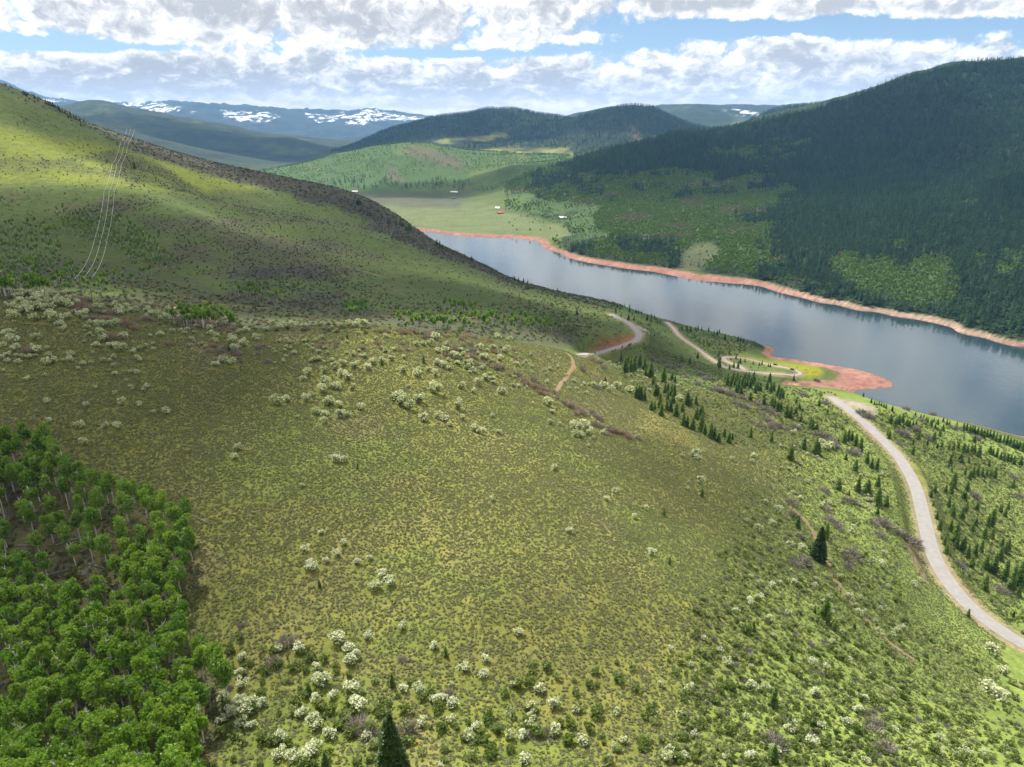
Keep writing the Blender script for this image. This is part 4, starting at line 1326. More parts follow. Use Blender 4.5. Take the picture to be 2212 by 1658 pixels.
FL += zconv(.5, 1106, 1243, [(25, 262, 50), (690, 330, 35), (900, 335, 35), (1030, 130, 50), (1075, 110, 40), (970, 165, 35), (930, 390, 50), (830, 280, 30), (770, 395, 30), (1040, 505, 60), (1095, 495, 40), (1310, 525, 50), (1295, 390, 45), (1360, 405, 30), (1450, 375, 35), (1445, 650, 50), (1340, 665, 40), (1655, 680, 35), (1300, 740, 55), (1350, 735, 40), (1525, 545, 40), (1500, 600, 50), (1040, 800, 60), (740, 795, 40), (790, 700, 40), (930, 800, 40), (45, 710, 60), (60, 815, 60), (2075, 350, 50), (2125, 430, 40), (2065, 510, 60), (2115, 545, 60), (1855, 720, 40), (1845, 775, 45), (1965, 790, 50), (1720, 735, 30), (1035, 405, 30), (435, 745, 30), (1500, 180, 35), (1460, 105, 35), (1550, 118, 20), (1735, 45, 30), (1770, 35, 25), (1690, 235, 30), (1665, 230, 25), (1640, 500, 20), (1530, 815, 40), (2040, 780, 30)])

PN = []   # conifers: x, y of the foot, height
PN += zconv(.2001, 1253.5, 626.7, [(440, 760, 100), (480, 900, 180), (540, 890, 160), (580, 880, 170), (510, 850, 150), (640, 830, 140), (690, 870, 150), (700, 930, 100), (755, 950, 180), (770, 940, 150), (780, 1040, 120), (895, 1000, 180), (885, 970, 120), (985, 980, 110), (1020, 1000, 80), (600, 1170, 140), (630, 1180, 160), (655, 1190, 160), (690, 1190, 140), (810, 1150, 150), (835, 1160, 130), (910, 1120, 110), (940, 1120, 120), (980, 1150, 150), (1010, 1140, 130), (765, 1300, 120), (800, 1290, 100), (855, 1280, 180), (870, 1360, 160), (930, 1300, 120), (940, 1200, 120), (970, 1310, 130), (995, 1220, 130), (1030, 1370, 160), (1150, 1250, 170), (1190, 1250, 90), (1245, 1240, 110), (1100, 1320, 110), (1110, 1470, 160), (1150, 1480, 130), (1210, 1510, 140), (1250, 1400, 150), (1290, 1380, 140), (1310, 1360, 120), (1300, 1530, 190), (1340, 1560, 120), (1400, 1600, 180), (1440, 1610, 150), (1550, 1600, 120), (1490, 1640, 100), (1600, 1650, 120), (1835, 1600, 130), (1640, 1620, 70), (2060, 1640, 120), (1580, 1040, 150), (1560, 1010, 100),
    (1640, 1010, 110), (1665, 1040, 120), (1690, 1000, 120), (1710, 1040, 130), (1740, 1060, 130), (1760, 1010, 110), (1790, 1050, 120), (1810, 1000, 120), (1830, 1060, 130), (1850, 1030, 130), (1870, 990, 110), (1680, 1110, 120), (1700, 1100, 100), (1730, 1130, 110), (1770, 1070, 110), (1885, 1110, 120), (1910, 1090, 110), (1940, 1090, 100), (1780, 980, 100), (1650, 970, 100), (1620, 1040, 100),
    (2010, 1080, 120), (2050, 1110, 120), (2080, 1090, 100), (2130, 1130, 120), (2150, 1180, 130), (2180, 1170, 110), (2040, 1000, 110), (1970, 1230, 120), (2060, 1290, 140), (2090, 1290, 120), (2120, 1310, 110), (2160, 1300, 110), (1825, 1200, 100), (270, 990, 60), (1490, 830, 100), (1500, 840, 130), (1680, 870, 130), (1700, 850, 90), (1265, 740, 70), (1180, 800, 80), (1100, 780, 80), (1430, 750, 80), (1365, 700, 60), (1490, 720, 70), (1145, 555, 60), (380, 240, 60),
    (1680, 745, 60), (1725, 790, 60), (1775, 780, 50), (1865, 805, 45), (1930, 820, 45), (1960, 810, 50), (2030, 830, 40), (2050, 835, 45), (1580, 830, 60), (1655, 840, 70), (1800, 890, 70), (1870, 890, 60), (1890, 900, 60), (1960, 900, 50), (1610, 860, 60), (1095, 430, 60), (1150, 440, 60), (1245, 440, 55), (1190, 450, 60), (1270, 430, 50), (1310, 440, 50), (1440, 500, 70), (1475, 490, 60), (1500, 470, 50), (1385, 450, 50), (1560, 540, 70), (1630, 550, 40), (1700, 550, 55), (1730, 550, 50), (1760, 570, 60), (1880, 600, 60), (1720, 620, 50), (1780, 610, 40), (1230, 500, 50), (1280, 570, 40), (1330, 570, 50), (1370, 590, 50), (1390, 610, 40), (1480, 635, 40), (1420, 590, 40), (1500, 600, 40), (1235, 530, 35), (990, 340, 40), (945, 330, 40), (770, 300, 50), (800, 310, 50), (660, 260, 40), (630, 250, 40), (600, 250, 50), (530, 240, 90), (560, 270, 40), (440, 290, 40), (520, 330, 70), (580, 330, 60), (625, 370, 50), (720, 330, 70), (760, 340, 60), (830, 360, 60), (860, 360, 50), (400, 190, 45), (430, 190, 45), (450, 190, 40), (475, 185, 40), (345, 160, 40), (370, 170, 50), (300, 160, 30), (275, 150, 35), (195, 140, 45), (60, 100, 40), (20, 90, 30), (40, 100, 40), (715, 490, 30), (915, 460, 40), (800, 500, 30), (1545, 770, 50), (1605, 690, 40)])
PN += zconv(.16674, 1843.3, 811, [(230, 360, 70), (270, 385, 70), (300, 390, 60), (330, 390, 70), (360, 400, 70), (390, 420, 70), (420, 430, 70), (500, 470, 80), (545, 400, 95), (495, 380, 40), (475, 620, 120), (545, 640, 100), (580, 630, 120), (630, 610, 120), (640, 700, 90), (690, 660, 100), (720, 665, 90), (770, 660, 80), (810, 650, 80), (850, 740, 90), (835, 840, 100), (770, 900, 80), (460, 820, 100), (440, 780, 80), (765, 1030, 130), (895, 970, 60), (1035, 860, 130), (955, 910, 80), (1115, 790, 90), (1155, 720, 90), (1055, 690, 80), (1000, 660, 100), (960, 620, 80), (940, 600, 70), (1040, 610, 60), (1090, 640, 80), (1160, 610, 70), (1205, 650, 90), (1240, 650, 70), (870, 560, 60), (800, 530, 60), (910, 550, 50), (1420, 720, 110), (1460, 720, 100), (1500, 750, 110), (1530, 750, 110), (1560, 760, 110), (1600, 780, 110), (1640, 800, 120), (1680, 810, 120), (1720, 800, 110), (1760, 810, 110), (1800, 830, 120), (1840, 860, 130), (1890, 870, 110), (1940, 880, 110), (1980, 900, 130), (2020, 920, 120), (2060, 940, 120), (2100, 950, 120), (2140, 960, 110), (2180, 990, 140), (1340, 650, 60), (1085, 950, 80), (1140, 940, 90), (1230, 970, 100), (1290, 980, 120), (1350, 970, 120), (1420, 990, 120), (1470, 1010, 110), (1520, 1010, 120), (1560, 870, 100), (1560, 1000, 110), (1620, 1060, 160), (1760, 1020, 110), (1800, 1030, 90), (1850, 1060, 120), (1900, 1090, 100), (1940, 1110, 110), (1990, 1110, 100), (2030, 1130, 110), (2070, 1150, 110), (2160, 1170, 120), (1280, 1060, 80), (1380, 1130, 140), (1250, 1150, 130), (1045, 1080, 60), (1230, 1200, 80), (1270, 1250, 80), (1490, 1140, 80), (1440, 1290, 110), (1500, 1350, 120), (1540, 1320, 150), (1600, 1300, 130), (1660, 1310, 120), (1720, 1310, 100), (1770, 1320, 110), (1820, 1330, 150), (1750, 1180, 100), (1280, 1440, 180), (1260, 1530, 120), (1190, 1520, 100), (1050, 1520, 90), (1000, 1570, 90), (1470, 1480, 120), (1410, 1600, 110), (1440, 1620, 120), (1240, 1650, 80), (2060, 1460, 120), (170, 1140, 170), (230, 1200, 140), (300, 1220, 160), (20, 1240, 150), (50, 1510, 200), (170, 1530, 190), (310, 1440, 140), (310, 1660, 220), (420, 1660, 110), (30, 880, 120), (80, 980, 180), (1690, 1380, 50)])
PN += zconv(.2001, 1548.4, 663.6, [(410, 930, 120), (360, 1010, 90), (500, 1060, 130), (590, 1090, 140), (620, 1080, 120), (660, 1130, 100), (690, 1100, 90), (745, 1190, 150), (790, 1200, 140), (855, 1050, 90), (845, 1170, 100), (885, 1110, 80), (900, 1240, 110), (925, 1130, 50), (1005, 1310, 130), (1025, 1320, 110), (1075, 1330, 80), (1100, 1070, 80), (1190, 1160, 70), (1350, 1330, 60), (1280, 1300, 50), (935, 1540, 140), (1060, 1590, 190), (1090, 1600, 140), (790, 1650, 180), (1370, 1470, 150), (1410, 1450, 140), (1450, 1440, 110), (1490, 1500, 140), (1550, 1560, 150), (1310, 1470, 70), (1390, 1650, 80), (565, 800, 80), (660, 970, 140), (690, 980, 120), (240, 920, 90), (260, 940, 90), (1580, 970, 50), (1870, 1250, 90), (80, 1390, 70), (360, 1410, 130), (830, 790, 60)])
PN += zconv(.23343, 1695.8, 1032.3, [(300, 760, 310), (375, 570, 160), (115, 470, 120), (490, 110, 110), (760, 145, 120), (670, 130, 110), (855, 80, 90), (850, 260, 170), (935, 270, 100), (850, 350, 90), (590, 165, 60), (355, 1330, 230), (270, 1250, 70), (460, 1420, 70), (1690, 1290, 80), (1840, 1040, 140), (640, 1400, 60), (1385, 120, 70), (1480, 140, 80), (1535, 150, 120), (1560, 80, 130), (1350, 180, 60), (1370, 260, 50), (1510, 270, 80), (1540, 330, 100), (1550, 360, 100), (1630, 380, 120), (1670, 320, 100), (1680, 120, 80), (1770, 300, 80), (1400, 380, 70), (1425, 480, 110), (1525, 490, 110), (1560, 610, 200), (1590, 520, 120), (1580, 650, 110), (1470, 620, 90), (1490, 700, 90), (1640, 680, 140), (1680, 740, 120), (1730, 500, 90), (1760, 440, 80), (1840, 560, 110), (1870, 450, 110), (1900, 440, 150), (1910, 560, 100), (1930, 380, 100), (1720, 830, 100), (1750, 720, 120), (1810, 690, 120), (1850, 850, 140), (1920, 880, 180), (1980, 760, 120), (2030, 700, 110), (2060, 660, 100), (2000, 640, 90), (2020, 950, 200), (2080, 1050, 250), (2150, 1000, 240), (2150, 1100, 100), (2200, 900, 150), (1990, 320, 80), (2030, 360, 90), (2060, 290, 80), (2110, 1290, 60)])
PN += zconv(.5, 0, 1243, [(1695, 830, 235), (1695, 480, 60), (1925, 350, 45), (1380, 50, 35), (1335, 510, 50), (1405, 820, 60)])
PN += zconv(.5, 0, 829, [(1545, 370, 30)])
PN += zconv(.25, 0, 162.2, [(210, 172, 40), (230, 185, 40), (300, 205, 45), (330, 222, 40), (400, 250, 45), (420, 258, 50), (440, 268, 50), (460, 275, 50), (480, 285, 45), (505, 300, 45), (540, 318, 30), (565, 335, 45), (610, 355, 50), (640, 375, 40), (660, 385, 50), (690, 400, 45), (745, 430, 35), (700, 440, 40), (590, 365, 45), (520, 320, 45), (1165, 805, 70)])
PN += zconv(.25, 553, 184.3, [(880, 1035, 55), (895, 1030, 55), (870, 1030, 40), (915, 1080, 40), (1050, 1095, 45), (960, 1130, 35), (985, 1130, 50), (1160, 1190, 50), (1140, 1200, 60), (1210, 1200, 50), (1250, 1215, 70), (1270, 1220, 50), (1300, 1260, 60), (1320, 1255, 70), (1340, 1250, 60), (1410, 1290, 45), (1440, 1345, 40), (1160, 880, 20), (595, 935, 25)])
PN += zconv(.2001, 847.9, 368.7, [(480, 810, 70), (510, 830, 75), (540, 850, 60), (580, 860, 45), (600, 870, 50), (630, 885, 50), (655, 895, 45), (680, 900, 55), (705, 905, 50), (740, 930, 55), (780, 945, 55), (850, 975, 60), (865, 980, 50), (935, 1020, 30), (960, 1030, 40), (980, 1040, 45), (1000, 1045, 45), (1030, 1060, 50), (1070, 1085, 30), (1120, 1105, 35), (1150, 1110, 25), (1190, 1135, 30), (1240, 1150, 30), (1300, 1180, 50), (1320, 1190, 55), (1360, 1205, 55), (1415, 1222, 60), (1460, 1225, 55), (1500, 1235, 30), (1580, 1250, 25), (1600, 1255, 25), (1630, 1260, 30), (1745, 1295, 35), (1780, 1310, 45), (1850, 1345, 30), (1990, 1560, 70), (485, 1465, 25), (1705, 1400, 25)])
PN += zconv(.5, 0, 414.4, [(990, 690, 40), (1500, 635, 30), (1480, 640, 20), (1830, 740, 35), (1650, 750, 30)])
PN += zconv(.5, 1106, 829, [(680, 780, 35), (820, 490, 40), (655, 570, 35)])
PN += zconv(.5, 1106, 1243, [(1040, 240, 45), (1125, 570, 90), (1125, 810, 80), (1195, 660, 60), (1205, 370, 40)])

BS = []   # leafless grey or brown shrubs: x, y of the foot, width
BS += zconv(.2001, 1548.4, 663.6, [(1170, 1050, 110), (1560, 1150, 110), (1620, 1170, 120), (1500, 1120, 90), (850, 1320, 110), (1450, 1590, 110), (1500, 1580, 110), (1080, 1390, 90), (1140, 1400, 100), (1190, 1420, 100), (1230, 1460, 110), (1270, 1520, 110), (30, 920, 120), (140, 950, 110), (300, 1000, 110), (220, 1060, 100), (300, 1090, 90), (430, 1060, 100), (500, 1110, 90), (560, 1130, 100), (640, 1180, 80), (480, 1160, 80), (1080, 800, 80), (930, 960, 90), (1790, 1450, 100), (1980, 1370, 110), (2030, 1380, 100), (2140, 1340, 100), (480, 1300, 100), (590, 1310, 110), (380, 1260, 80), (660, 1300, 90), (750, 1330, 80)])
BS += zconv(.23343, 1695.8, 1032.3, [(1120, 580, 150), (1190, 620, 110), (1070, 540, 100), (940, 470, 120), (900, 420, 100), (870, 540, 90), (620, 730, 130), (570, 770, 110), (580, 840, 90), (150, 800, 150), (90, 820, 110), (130, 560, 90), (80, 370, 100), (60, 250, 100), (490, 480, 90), (400, 400, 90), (560, 215, 80), (630, 235, 80), (380, 310, 90), (360, 130, 90), (820, 440, 90), (480, 430, 70), (1610, 840, 130), (2000, 1060, 100), (1750, 180, 80), (230, 1550, 70)])
BS += zconv(.16674, 1843.3, 811, [(400, 860, 110), (600, 770, 110), (660, 780, 110), (790, 720, 100), (980, 830, 100), (1290, 700, 100), (1350, 700, 100), (1590, 830, 90), (870, 600, 90), (600, 910, 80), (160, 540, 110), (220, 560, 100), (60, 480, 100), (1030, 520, 100), (680, 450, 80), (1580, 1590, 110), (2150, 1580, 90), (2060, 1330, 90)])
BS += zconv(.2001, 1253.5, 626.7, [(120, 760, 110), (200, 790, 110), (250, 860, 90), (60, 720, 90), (20, 870, 90), (180, 1060, 90), (1270, 1030, 90), (1460, 1090, 100), (1520, 1110, 100), (1610, 1140, 100), (1680, 1160, 80), (1350, 970, 90), (1420, 980, 90), (1300, 930, 90), (1150, 950, 90), (1000, 850, 90), (950, 840, 90), (1060, 830, 90), (770, 760, 90), (840, 780, 100), (900, 790, 100), (740, 390, 80), (210, 1410, 80), (520, 1600, 90), (620, 1620, 80), (2030, 1420, 90), (2080, 1470, 90)])
# the long diagonal belt and the crest belts
BELT = [(1010, 768), (1040, 780), (1075, 795), (1110, 812), (1140, 830), (1170, 845), (1200, 860), (1235, 880), (1265, 900), (1290, 918), (1330, 935), (1370, 948)]
r_ = np.random.default_rng(77)
for (p, q) in zip(BELT[:-1], BELT[1:]):
    for k in range(5):
        s = r_.uniform()
        BS.append((p[0] + (q[0] - p[0]) * s + r_.normal(0, 7), p[1] + (q[1] - p[1]) * s + r_.normal(0, 5), r_.uniform(13, 20)))
for poly, n_, w0, w1 in [([(70, 640), (110, 630), (160, 640), (200, 662), (190, 680), (130, 655), (80, 655)], 26, 13, 22), ([(160, 660), (240, 680), (330, 690), (330, 700), (230, 700), (170, 685)], 16, 12, 18),
                         ([(380, 690), (500, 706), (510, 722), (440, 722), (390, 706)], 16, 12, 19), ([(420, 745), (590, 750), (600, 785), (470, 785)], 20, 10, 18),
                         ([(800, 705), (960, 720), (1060, 732), (1060, 742), (900, 730), (800, 716)], 26, 11, 18), ([(670, 735), (860, 725), (900, 760), (700, 765)], 14, 9, 16), ([(940, 740), (1110, 745), (1120, 790), (960, 780)], 18, 10, 18)]:
    h_ = np.random.default_rng(len(poly) * 13 + n_)
    k = 0
    while k < n_:
        x_, y_ = h_.uniform(min(p[0] for p in poly), max(p[0] for p in poly)), h_.uniform(min(p[1] for p in poly), max(p[1] for p in poly))
        if in_poly(np.array([x_]), np.array([y_]), poly)[0]:
            BS.append((x_, y_, h_.uniform(w0, w1))); k += 1
BS += zconv(.16674, 0, 516.1, [(1440, 1310, 170), (360, 1480, 120), (1680, 1140, 120), (1620, 1110, 100), (1740, 1180, 100), (2190, 1380, 110), (1680, 950, 90)])
BS += zconv(.5, 0, 1243, [(1740, 370, 40), (1240, 300, 70), (1595, 700, 80), (1760, 680, 80), (1550, 660, 80), (1940, 520, 50), (1180, 390, 60), (370, 800, 70)])
BS += zconv(.5, 1106, 1243, [(1195, 640, 40), (1560, 650, 60), (1560, 690, 60), (1140, 760, 70), (1115, 710, 50), (1620, 770, 70), (75, 700, 50), (150, 690, 60), (1150, 730, 60)])


def feet(rows):
    h = hit([r_[0] for r_ in rows], [r_[1] for r_ in rows])
    ok = ~np.isnan(h[:, 1])
    px = np.array([r_[0] for r_ in rows])[ok]; py = np.array([r_[1] for r_ in rows])[ok]; wd = np.array([r_[2] for r_ in rows])[ok]
    h = h[ok]
    return h, px, py, wd, slant(h[:, 0], h[:, 1], h[:, 2])


# ------------------------------------------------------------------ labels that single things out
ONES = "first second third fourth fifth sixth seventh eighth ninth tenth eleventh twelfth thirteenth fourteenth fifteenth sixteenth seventeenth eighteenth nineteenth".split()
TENS = ["", "", "twenty", "thirty", "forty", "fifty", "sixty", "seventy", "eighty", "ninety"]


def ordinal(k):
    if k < 19:
        return ONES[k]
    t, o = divmod(k + 1, 10)
    return (TENS[t][:-1] + "ieth") if o == 0 else TENS[t] + "-" + ONES[o - 1]


def name_by_landmark(px, py, look, marks):
    """labels: the look, and the count from the left among the ones beside a landmark"""
    px = np.asarray(px); py = np.asarray(py)
    mx_ = np.array([m_[0] for m_ in marks]); my_ = np.array([m_[1] for m_ in marks])
    near = np.argmin(np.hypot((px[:, None] - mx_) * .8, (py[:, None] - my_) * 1.25), 1)
    out = [None] * len(px)
    for k, m_ in enumerate(marks):
        ids = np.where(near == k)[0]
        ids = ids[np.argsort(px[ids])]
        for j, i in enumerate(ids):
            if len(ids) == 1:
                out[i] = f"{look[i]} {m_[2]}"
            elif j == 0:
                out[i] = f"{look[i]}, leftmost one {m_[2]}"
            elif j == len(ids) - 1:
                out[i] = f"{look[i]}, rightmost one {m_[2]}"
            else:
                out[i] = f"{look[i]}, {ordinal(j)} from left {m_[2]}"
    return out


MARKS = [(110, 655, "on the mounded hilltop"), (240, 690, "along the shaded ridge"), (60, 750, "below the mounded hilltop"), (240, 730, "under the shaded ridge"), (140, 800, "on the shaded far slope"), (420, 715, "on the dip of the ridge"), (500, 765, "by the brown thicket under the ridge"),
         (610, 715, "by the bare patch on the ridge"), (780, 715, "on the sunny ridge top"), (700, 800, "under the sunny ridge"), (870, 780, "on the sunny slope under the ridge"), (1010, 745, "at the head of the bare brown belt"), (640, 870, "in the clump west of the slope's centre"), (720, 895, "in the drift on the open slope"), (890, 870, "in the dense drift below the ridge"), (960, 915, "below the dense drift"), (1020, 935, "at the tail of the drift"), (1140, 790, "beside the bare brown belt"), (1230, 850, "by the ochre dirt track"), (1250, 930, "at the foot of the bare brown belt"), (1330, 800, "near the red cut bank"),
         (1320, 860, "above the small glade"), (1420, 850, "beside the pine stand"), (1500, 985, "at the edge of the glade"), (110, 920, "above the aspen grove"), (240, 925, "above the grove's right end"), (180, 1000, "beside the top of the grove"), (510, 985, "alone beyond the grove"), (730, 1000, "on the middle sagebrush slope"), (1190, 1050, "in the bright middle of the sagebrush"), (700, 1200, "in the scattered row on the open sagebrush"), (830, 1275, "in the trio on open sagebrush"), (870, 1360, "below the trio on open sagebrush"), (740, 1410, "in the white clump near the grove"), (620, 1420, "between the grove and the white clump"), (520, 1500, "against the grove's lower edge"), (530, 1560, "in the white bank beside the grove"), (690, 1510, "by the young spruce in the thicket"), (760, 1530, "in the thicket uphill of the tall spruce"), (680, 1600, "in the thicket at the lower edge"), (640, 1640, "at the very bottom of the thicket"), (900, 1510, "uphill of the tall lower spruce"), (960, 1520, "beside the low green shrubs"), (1030, 1450, "in the open below the sage slope"), (1110, 1380, "alone on the lower sagebrush"), (1030, 1590, "near the bottom edge"), (1140, 1640, "at the bottom edge in mixed scrub"),
         (1390, 1110, "in the middle of the sage field"), (1230, 1160, "low in the sage field"), (1500, 1160, "in the shaded sage"), (1620, 1000, "on the brow under the pines"), (1690, 1110, "near the upper end of the reddish track"), (1650, 1160, "on the near side of the tall dark conifer"), (1740, 1190, "around the tall dark conifer"), (1830, 1160, "past the reddish track"), (1840, 1230, "between the reddish track and the road"), (1960, 1140, "beside the road bend"), (1900, 1280, "uphill of the road"), (1780, 1320, "by the short conifer near the track"), (1630, 1310, "in the right middle scrub"), (1560, 1420, "in the sagebrush right of centre"), (1630, 1500, "in the lower scrub"), (1760, 1440, "where the track fades"), (1840, 1550, "in the grey thicket at lower right"), (1770, 1610, "in the scrub at the lower right"), (1930, 1470, "on the grassy bank under the track"), (2050, 1610, "in the pale corner scrub"), (2140, 1420, "on the verge at the right edge"), (2150, 1510, "on the grass in the corner"), (1640, 1640, "by the yellowish conifer at the bottom edge"),
         (1780, 980, "above the road bend"), (1770, 960, "in the scrub between pines"), (1700, 900, "in the pines above the road"), (1620, 860, "in the bright pine stand"), (1560, 810, "at the fold by the campground"), (1480, 800, "in the hollow under the upper bend"), (1430, 760, "under the upper road bend"), (1340, 690, "inside the upper road bend"), (1400, 690, "above the lake at the upper bend"), (1500, 710, "along the lakeshore bluff"), (1560, 730, "on the bluff over the campground lane"), (1620, 750, "at the tip of the bluff"), (1600, 790, "inside the campground loop"), (1680, 800, "beside the campground lane"), (1750, 830, "at the base of the red spit"), (1840, 840, "on the bank over the cove"), (1870, 890, "by the gravel parking area"), (1930, 890, "on the shore slope by the parking area"), (1980, 920, "on the upper shore slope"), (2050, 930, "along the crest of the shore slope"), (2130, 950, "in the shore grove"), (2190, 970, "in the dense shore row"), (2080, 980, "in the middle of the shore slope"), (1980, 980, "on pale scrub past the road"), (2170, 1010, "in the shore belt by the right edge"), (2050, 1040, "below the grassy verge"), (2130, 1040, "in the hillside stand by the water"), (2070, 1110, "on the slope right of the road"), (2160, 1110, "on the scrub at the right edge"), (2030, 1170, "hard by the road's lower side"), (2100, 1190, "in the stand beyond the road"), (2170, 1180, "in the dark stand by the right edge"), (2130, 1270, "under the road's dark stand"), (2190, 1260, "at the end of the dark stand"), (1860, 1070, "on the scrub left of the road"), (1900, 1010, "beside the straight of the road"), (1750, 1060, "below the pine belt"), (1330, 640, "on the lake edge of the hill"), (1270, 640, "on the hill's edge over the water")]


def sized(base, w_):
    q1, q2 = np.quantile(w_, .25), np.quantile(w_, .8)
    return [("small " if x < q1 else "large " if x > q2 else "") + base for x in w_]


def thing(name, loc, rz, scale, label, cat, group):
    o = bpy.data.objects.new(name, None)
    COL.objects.link(o)
    o.empty_display_size = .2
    o.location = loc
    o.rotation_euler = (0, 0, rz)
    o.scale = scale
    set_props(o, label, cat, group)
    return o


def part(name, me, parent):
    o = bpy.data.objects.new(name, me)
    COL.objects.link(o)
    o.parent = parent
    return o


def solo(name, me, loc, rz, scale, label, cat, group):
    o = bpy.data.objects.new(name, me)
    COL.objects.link(o)
    o.location = loc; o.rotation_euler = (0, 0, rz); o.scale = scale
    set_props(o, label, cat, group)
    return o


CLEAR = []          # (x, y, radius) kept free of sagebrush

# ---- conifers
h, px, py, hd, t = feet(PN)
hm = hd / FOC * t / np.sqrt(np.maximum(1 - ((CAM_Z - h[:, 2]) / t) ** 2, .3))
for _ in range(3):
    q0 = to_px(h[:, 0], h[:, 1], h[:, 2])[1]; q1 = to_px(h[:, 0], h[:, 1], h[:, 2] + hm)[1]
    hm = hm * hd / np.maximum(q0 - q1, 1)
hm = np.clip(hm, 1.5, 16)
rdist = road_dist(h[:, 0], h[:, 1])
ok = (rdist > 4.2) & (h[:, 2] > 2.0)
order = np.argsort(-hd)
order = np.array([i for i in order if ok[i]])
first, rest = order[:300], order[300:]
spruce = lambda i: (hd[i] > 62) or (py[i] < 760 and px[i] > 1500)
look = []
for i in first:
    if spruce(i):
        b_ = "tall dark spruce" if hm[i] > 9 else "dark spruce"
    else:
        b_ = "tall green pine" if hm[i] > 10 else "young green pine" if hm[i] < 5.5 else "green pine"
    look.append(b_)
labs = name_by_landmark(px[first], py[first], look, MARKS)
rr = np.random.default_rng(501)
for i, lb in zip(first, labs):
    sp_ = spruce(i)
    tm, cm_ = (SPRUCE if sp_ else PINE)[rr.integers(0, 3 if sp_ else 5)]
    s = hm[i] / 10
    wdt = s * rr.uniform(.92, 1.2) * (1.12 if s < .8 else 1.0)
    o = thing("conifer", (h[i, 0], h[i, 1], h[i, 2] - .1), rr.uniform(0, 6.28), (wdt, wdt, s), lb, "conifer", "conifers on the slope above the lake")
    part("trunk", tm, o); part("crown", cm_, o)
    CLEAR.append((h[i, 0], h[i, 1], 1.2 * wdt))
if len(rest):
    scatter("distant_conifers", np.c_[h[rest, 0], h[rest, 1], h[rest, 2] - .1], hm[rest] / 10, [p[1] for p in PINE[:2]] + [SPRUCE[0][1]], "small conifers along the lakeside bluff")

# ---- flowering shrubs
h, px, py, wd, t = feet(FL)
wm = np.clip(wd / FOC * t, 1.2, 5.5)
ok = (road_dist(h[:, 0], h[:, 1]) > 4.5)
order = np.array([i for i in np.argsort(-wd) if ok[i]])
first, rest = order[:300], order[300:]
nearf = t[first] < 215
sz = sized("flowering shrub", wd[first])
look = [("white " if n_ else "cream ") + s_ if not s_.startswith(("small", "large")) else s_.replace(" ", " white " if n_ else " cream ", 1) for s_, n_ in zip(sz, nearf)]
labs = name_by_landmark(px[first], py[first], look, MARKS)
for i, lb, nf in zip(first, labs, nearf):
    s = wm[i] / (2.0 if nf else 1.75)
    sc = (s, s, s * rr.uniform(.85, 1.05))
    loc = (h[i, 0], h[i, 1] + s * .3, float(height(h[i, 0], h[i, 1] + s * .3)) - .05)
    if nf:
        o = thing("flowering_shrub", loc, rr.uniform(0, 6.28), sc, lb, "shrub", "pale flowering shrubs on the hill")
        k = rr.integers(0, 5)
        part("foliage", FLOWER[k][0], o); part("blossom", FLOWER[k][1], o)
    else:
        solo("flowering_shrub", FLOWER_FAR[rr.integers(0, 5)], loc, rr.uniform(0, 6.28), sc, lb, "shrub", "pale flowering shrubs on the hill")
    CLEAR.append((h[i, 0], h[i, 1], s * .9))
sr = [h[rest]]; ss = [wm[rest] / 2]
for poly, n_ in [([(30, 650), (190, 665), (200, 700), (20, 700)], 12), ([(0, 700), (280, 700), (330, 860), (0, 840)], 40), ([(900, 740), (1200, 765), (1300, 860), (1050, 830)], 90), ([(1270, 770), (1480, 800), (1560, 850), (1400, 850)], 80),
                 ([(560, 725), (820, 720), (900, 760), (600, 800)], 60), ([(1230, 620), (1330, 660), (1290, 700), (1150, 660)], 14), ([(350, 700), (560, 720), (560, 760), (400, 750)], 30),
                 ([(1700, 900), (1900, 1010), (1960, 1130), (1820, 1150), (1680, 1000)], 60), ([(1000, 1450), (1500, 1480), (1900, 1658), (900, 1658)], 26), ([(1600, 1150), (1900, 1200), (1950, 1380), (1650, 1400)], 40)]:
    q = seed_px(poly, n_, n_ + 7)
    sr.append(q); ss.append(np.random.default_rng(n_).uniform(.7, 1.5, len(q)))
sr = np.concatenate(sr); ss = np.concatenate(ss)
k = road_dist(sr[:, 0], sr[:, 1]) > 5
scatter("flowering_scrub", sr[k] - [0, 0, .05], ss[k], FLOWER_FAR, "scattered small cream flowering scrub")

# ---- leafless shrubs
h, px, py, wd, t = feet(BS)
wm = np.clip(wd / FOC * t, 1.2, 6)
order = np.array([i for i in np.argsort(-wd) if road_dist(h[i:i + 1, 0], h[i:i + 1, 1])[0] > 5])
first, rest = order[:300], order[300:]
brownish = (px[first] < 1420) & (py[first] < 960)
look = [s_.replace("leafless", "brown leafless" if b_ else "grey leafless") for s_, b_ in zip(sized("leafless shrub", wd[first]), brownish)]
labs = name_by_landmark(px[first], py[first], look, MARKS)
for i, lb, b_ in zip(first, labs, brownish):
    s = wm[i] / 1.9
    solo("leafless_shrub", (BARE_BROWN if b_ and rr.uniform() < .7 else BARE)[rr.integers(0, 3)], (h[i, 0], h[i, 1], h[i, 2] - .08), rr.uniform(0, 6.28), (s, s, s * rr.uniform(.8, 1.0)), lb, "shrub", "leafless shrubs on the hill")
    CLEAR.append((h[i, 0], h[i, 1], s * .9))
if len(rest):
    scatter("leafless_scrub", h[rest] - [0, 0, .08], wm[rest] / 2.1, BARE, "leafless scrub on the ridges")

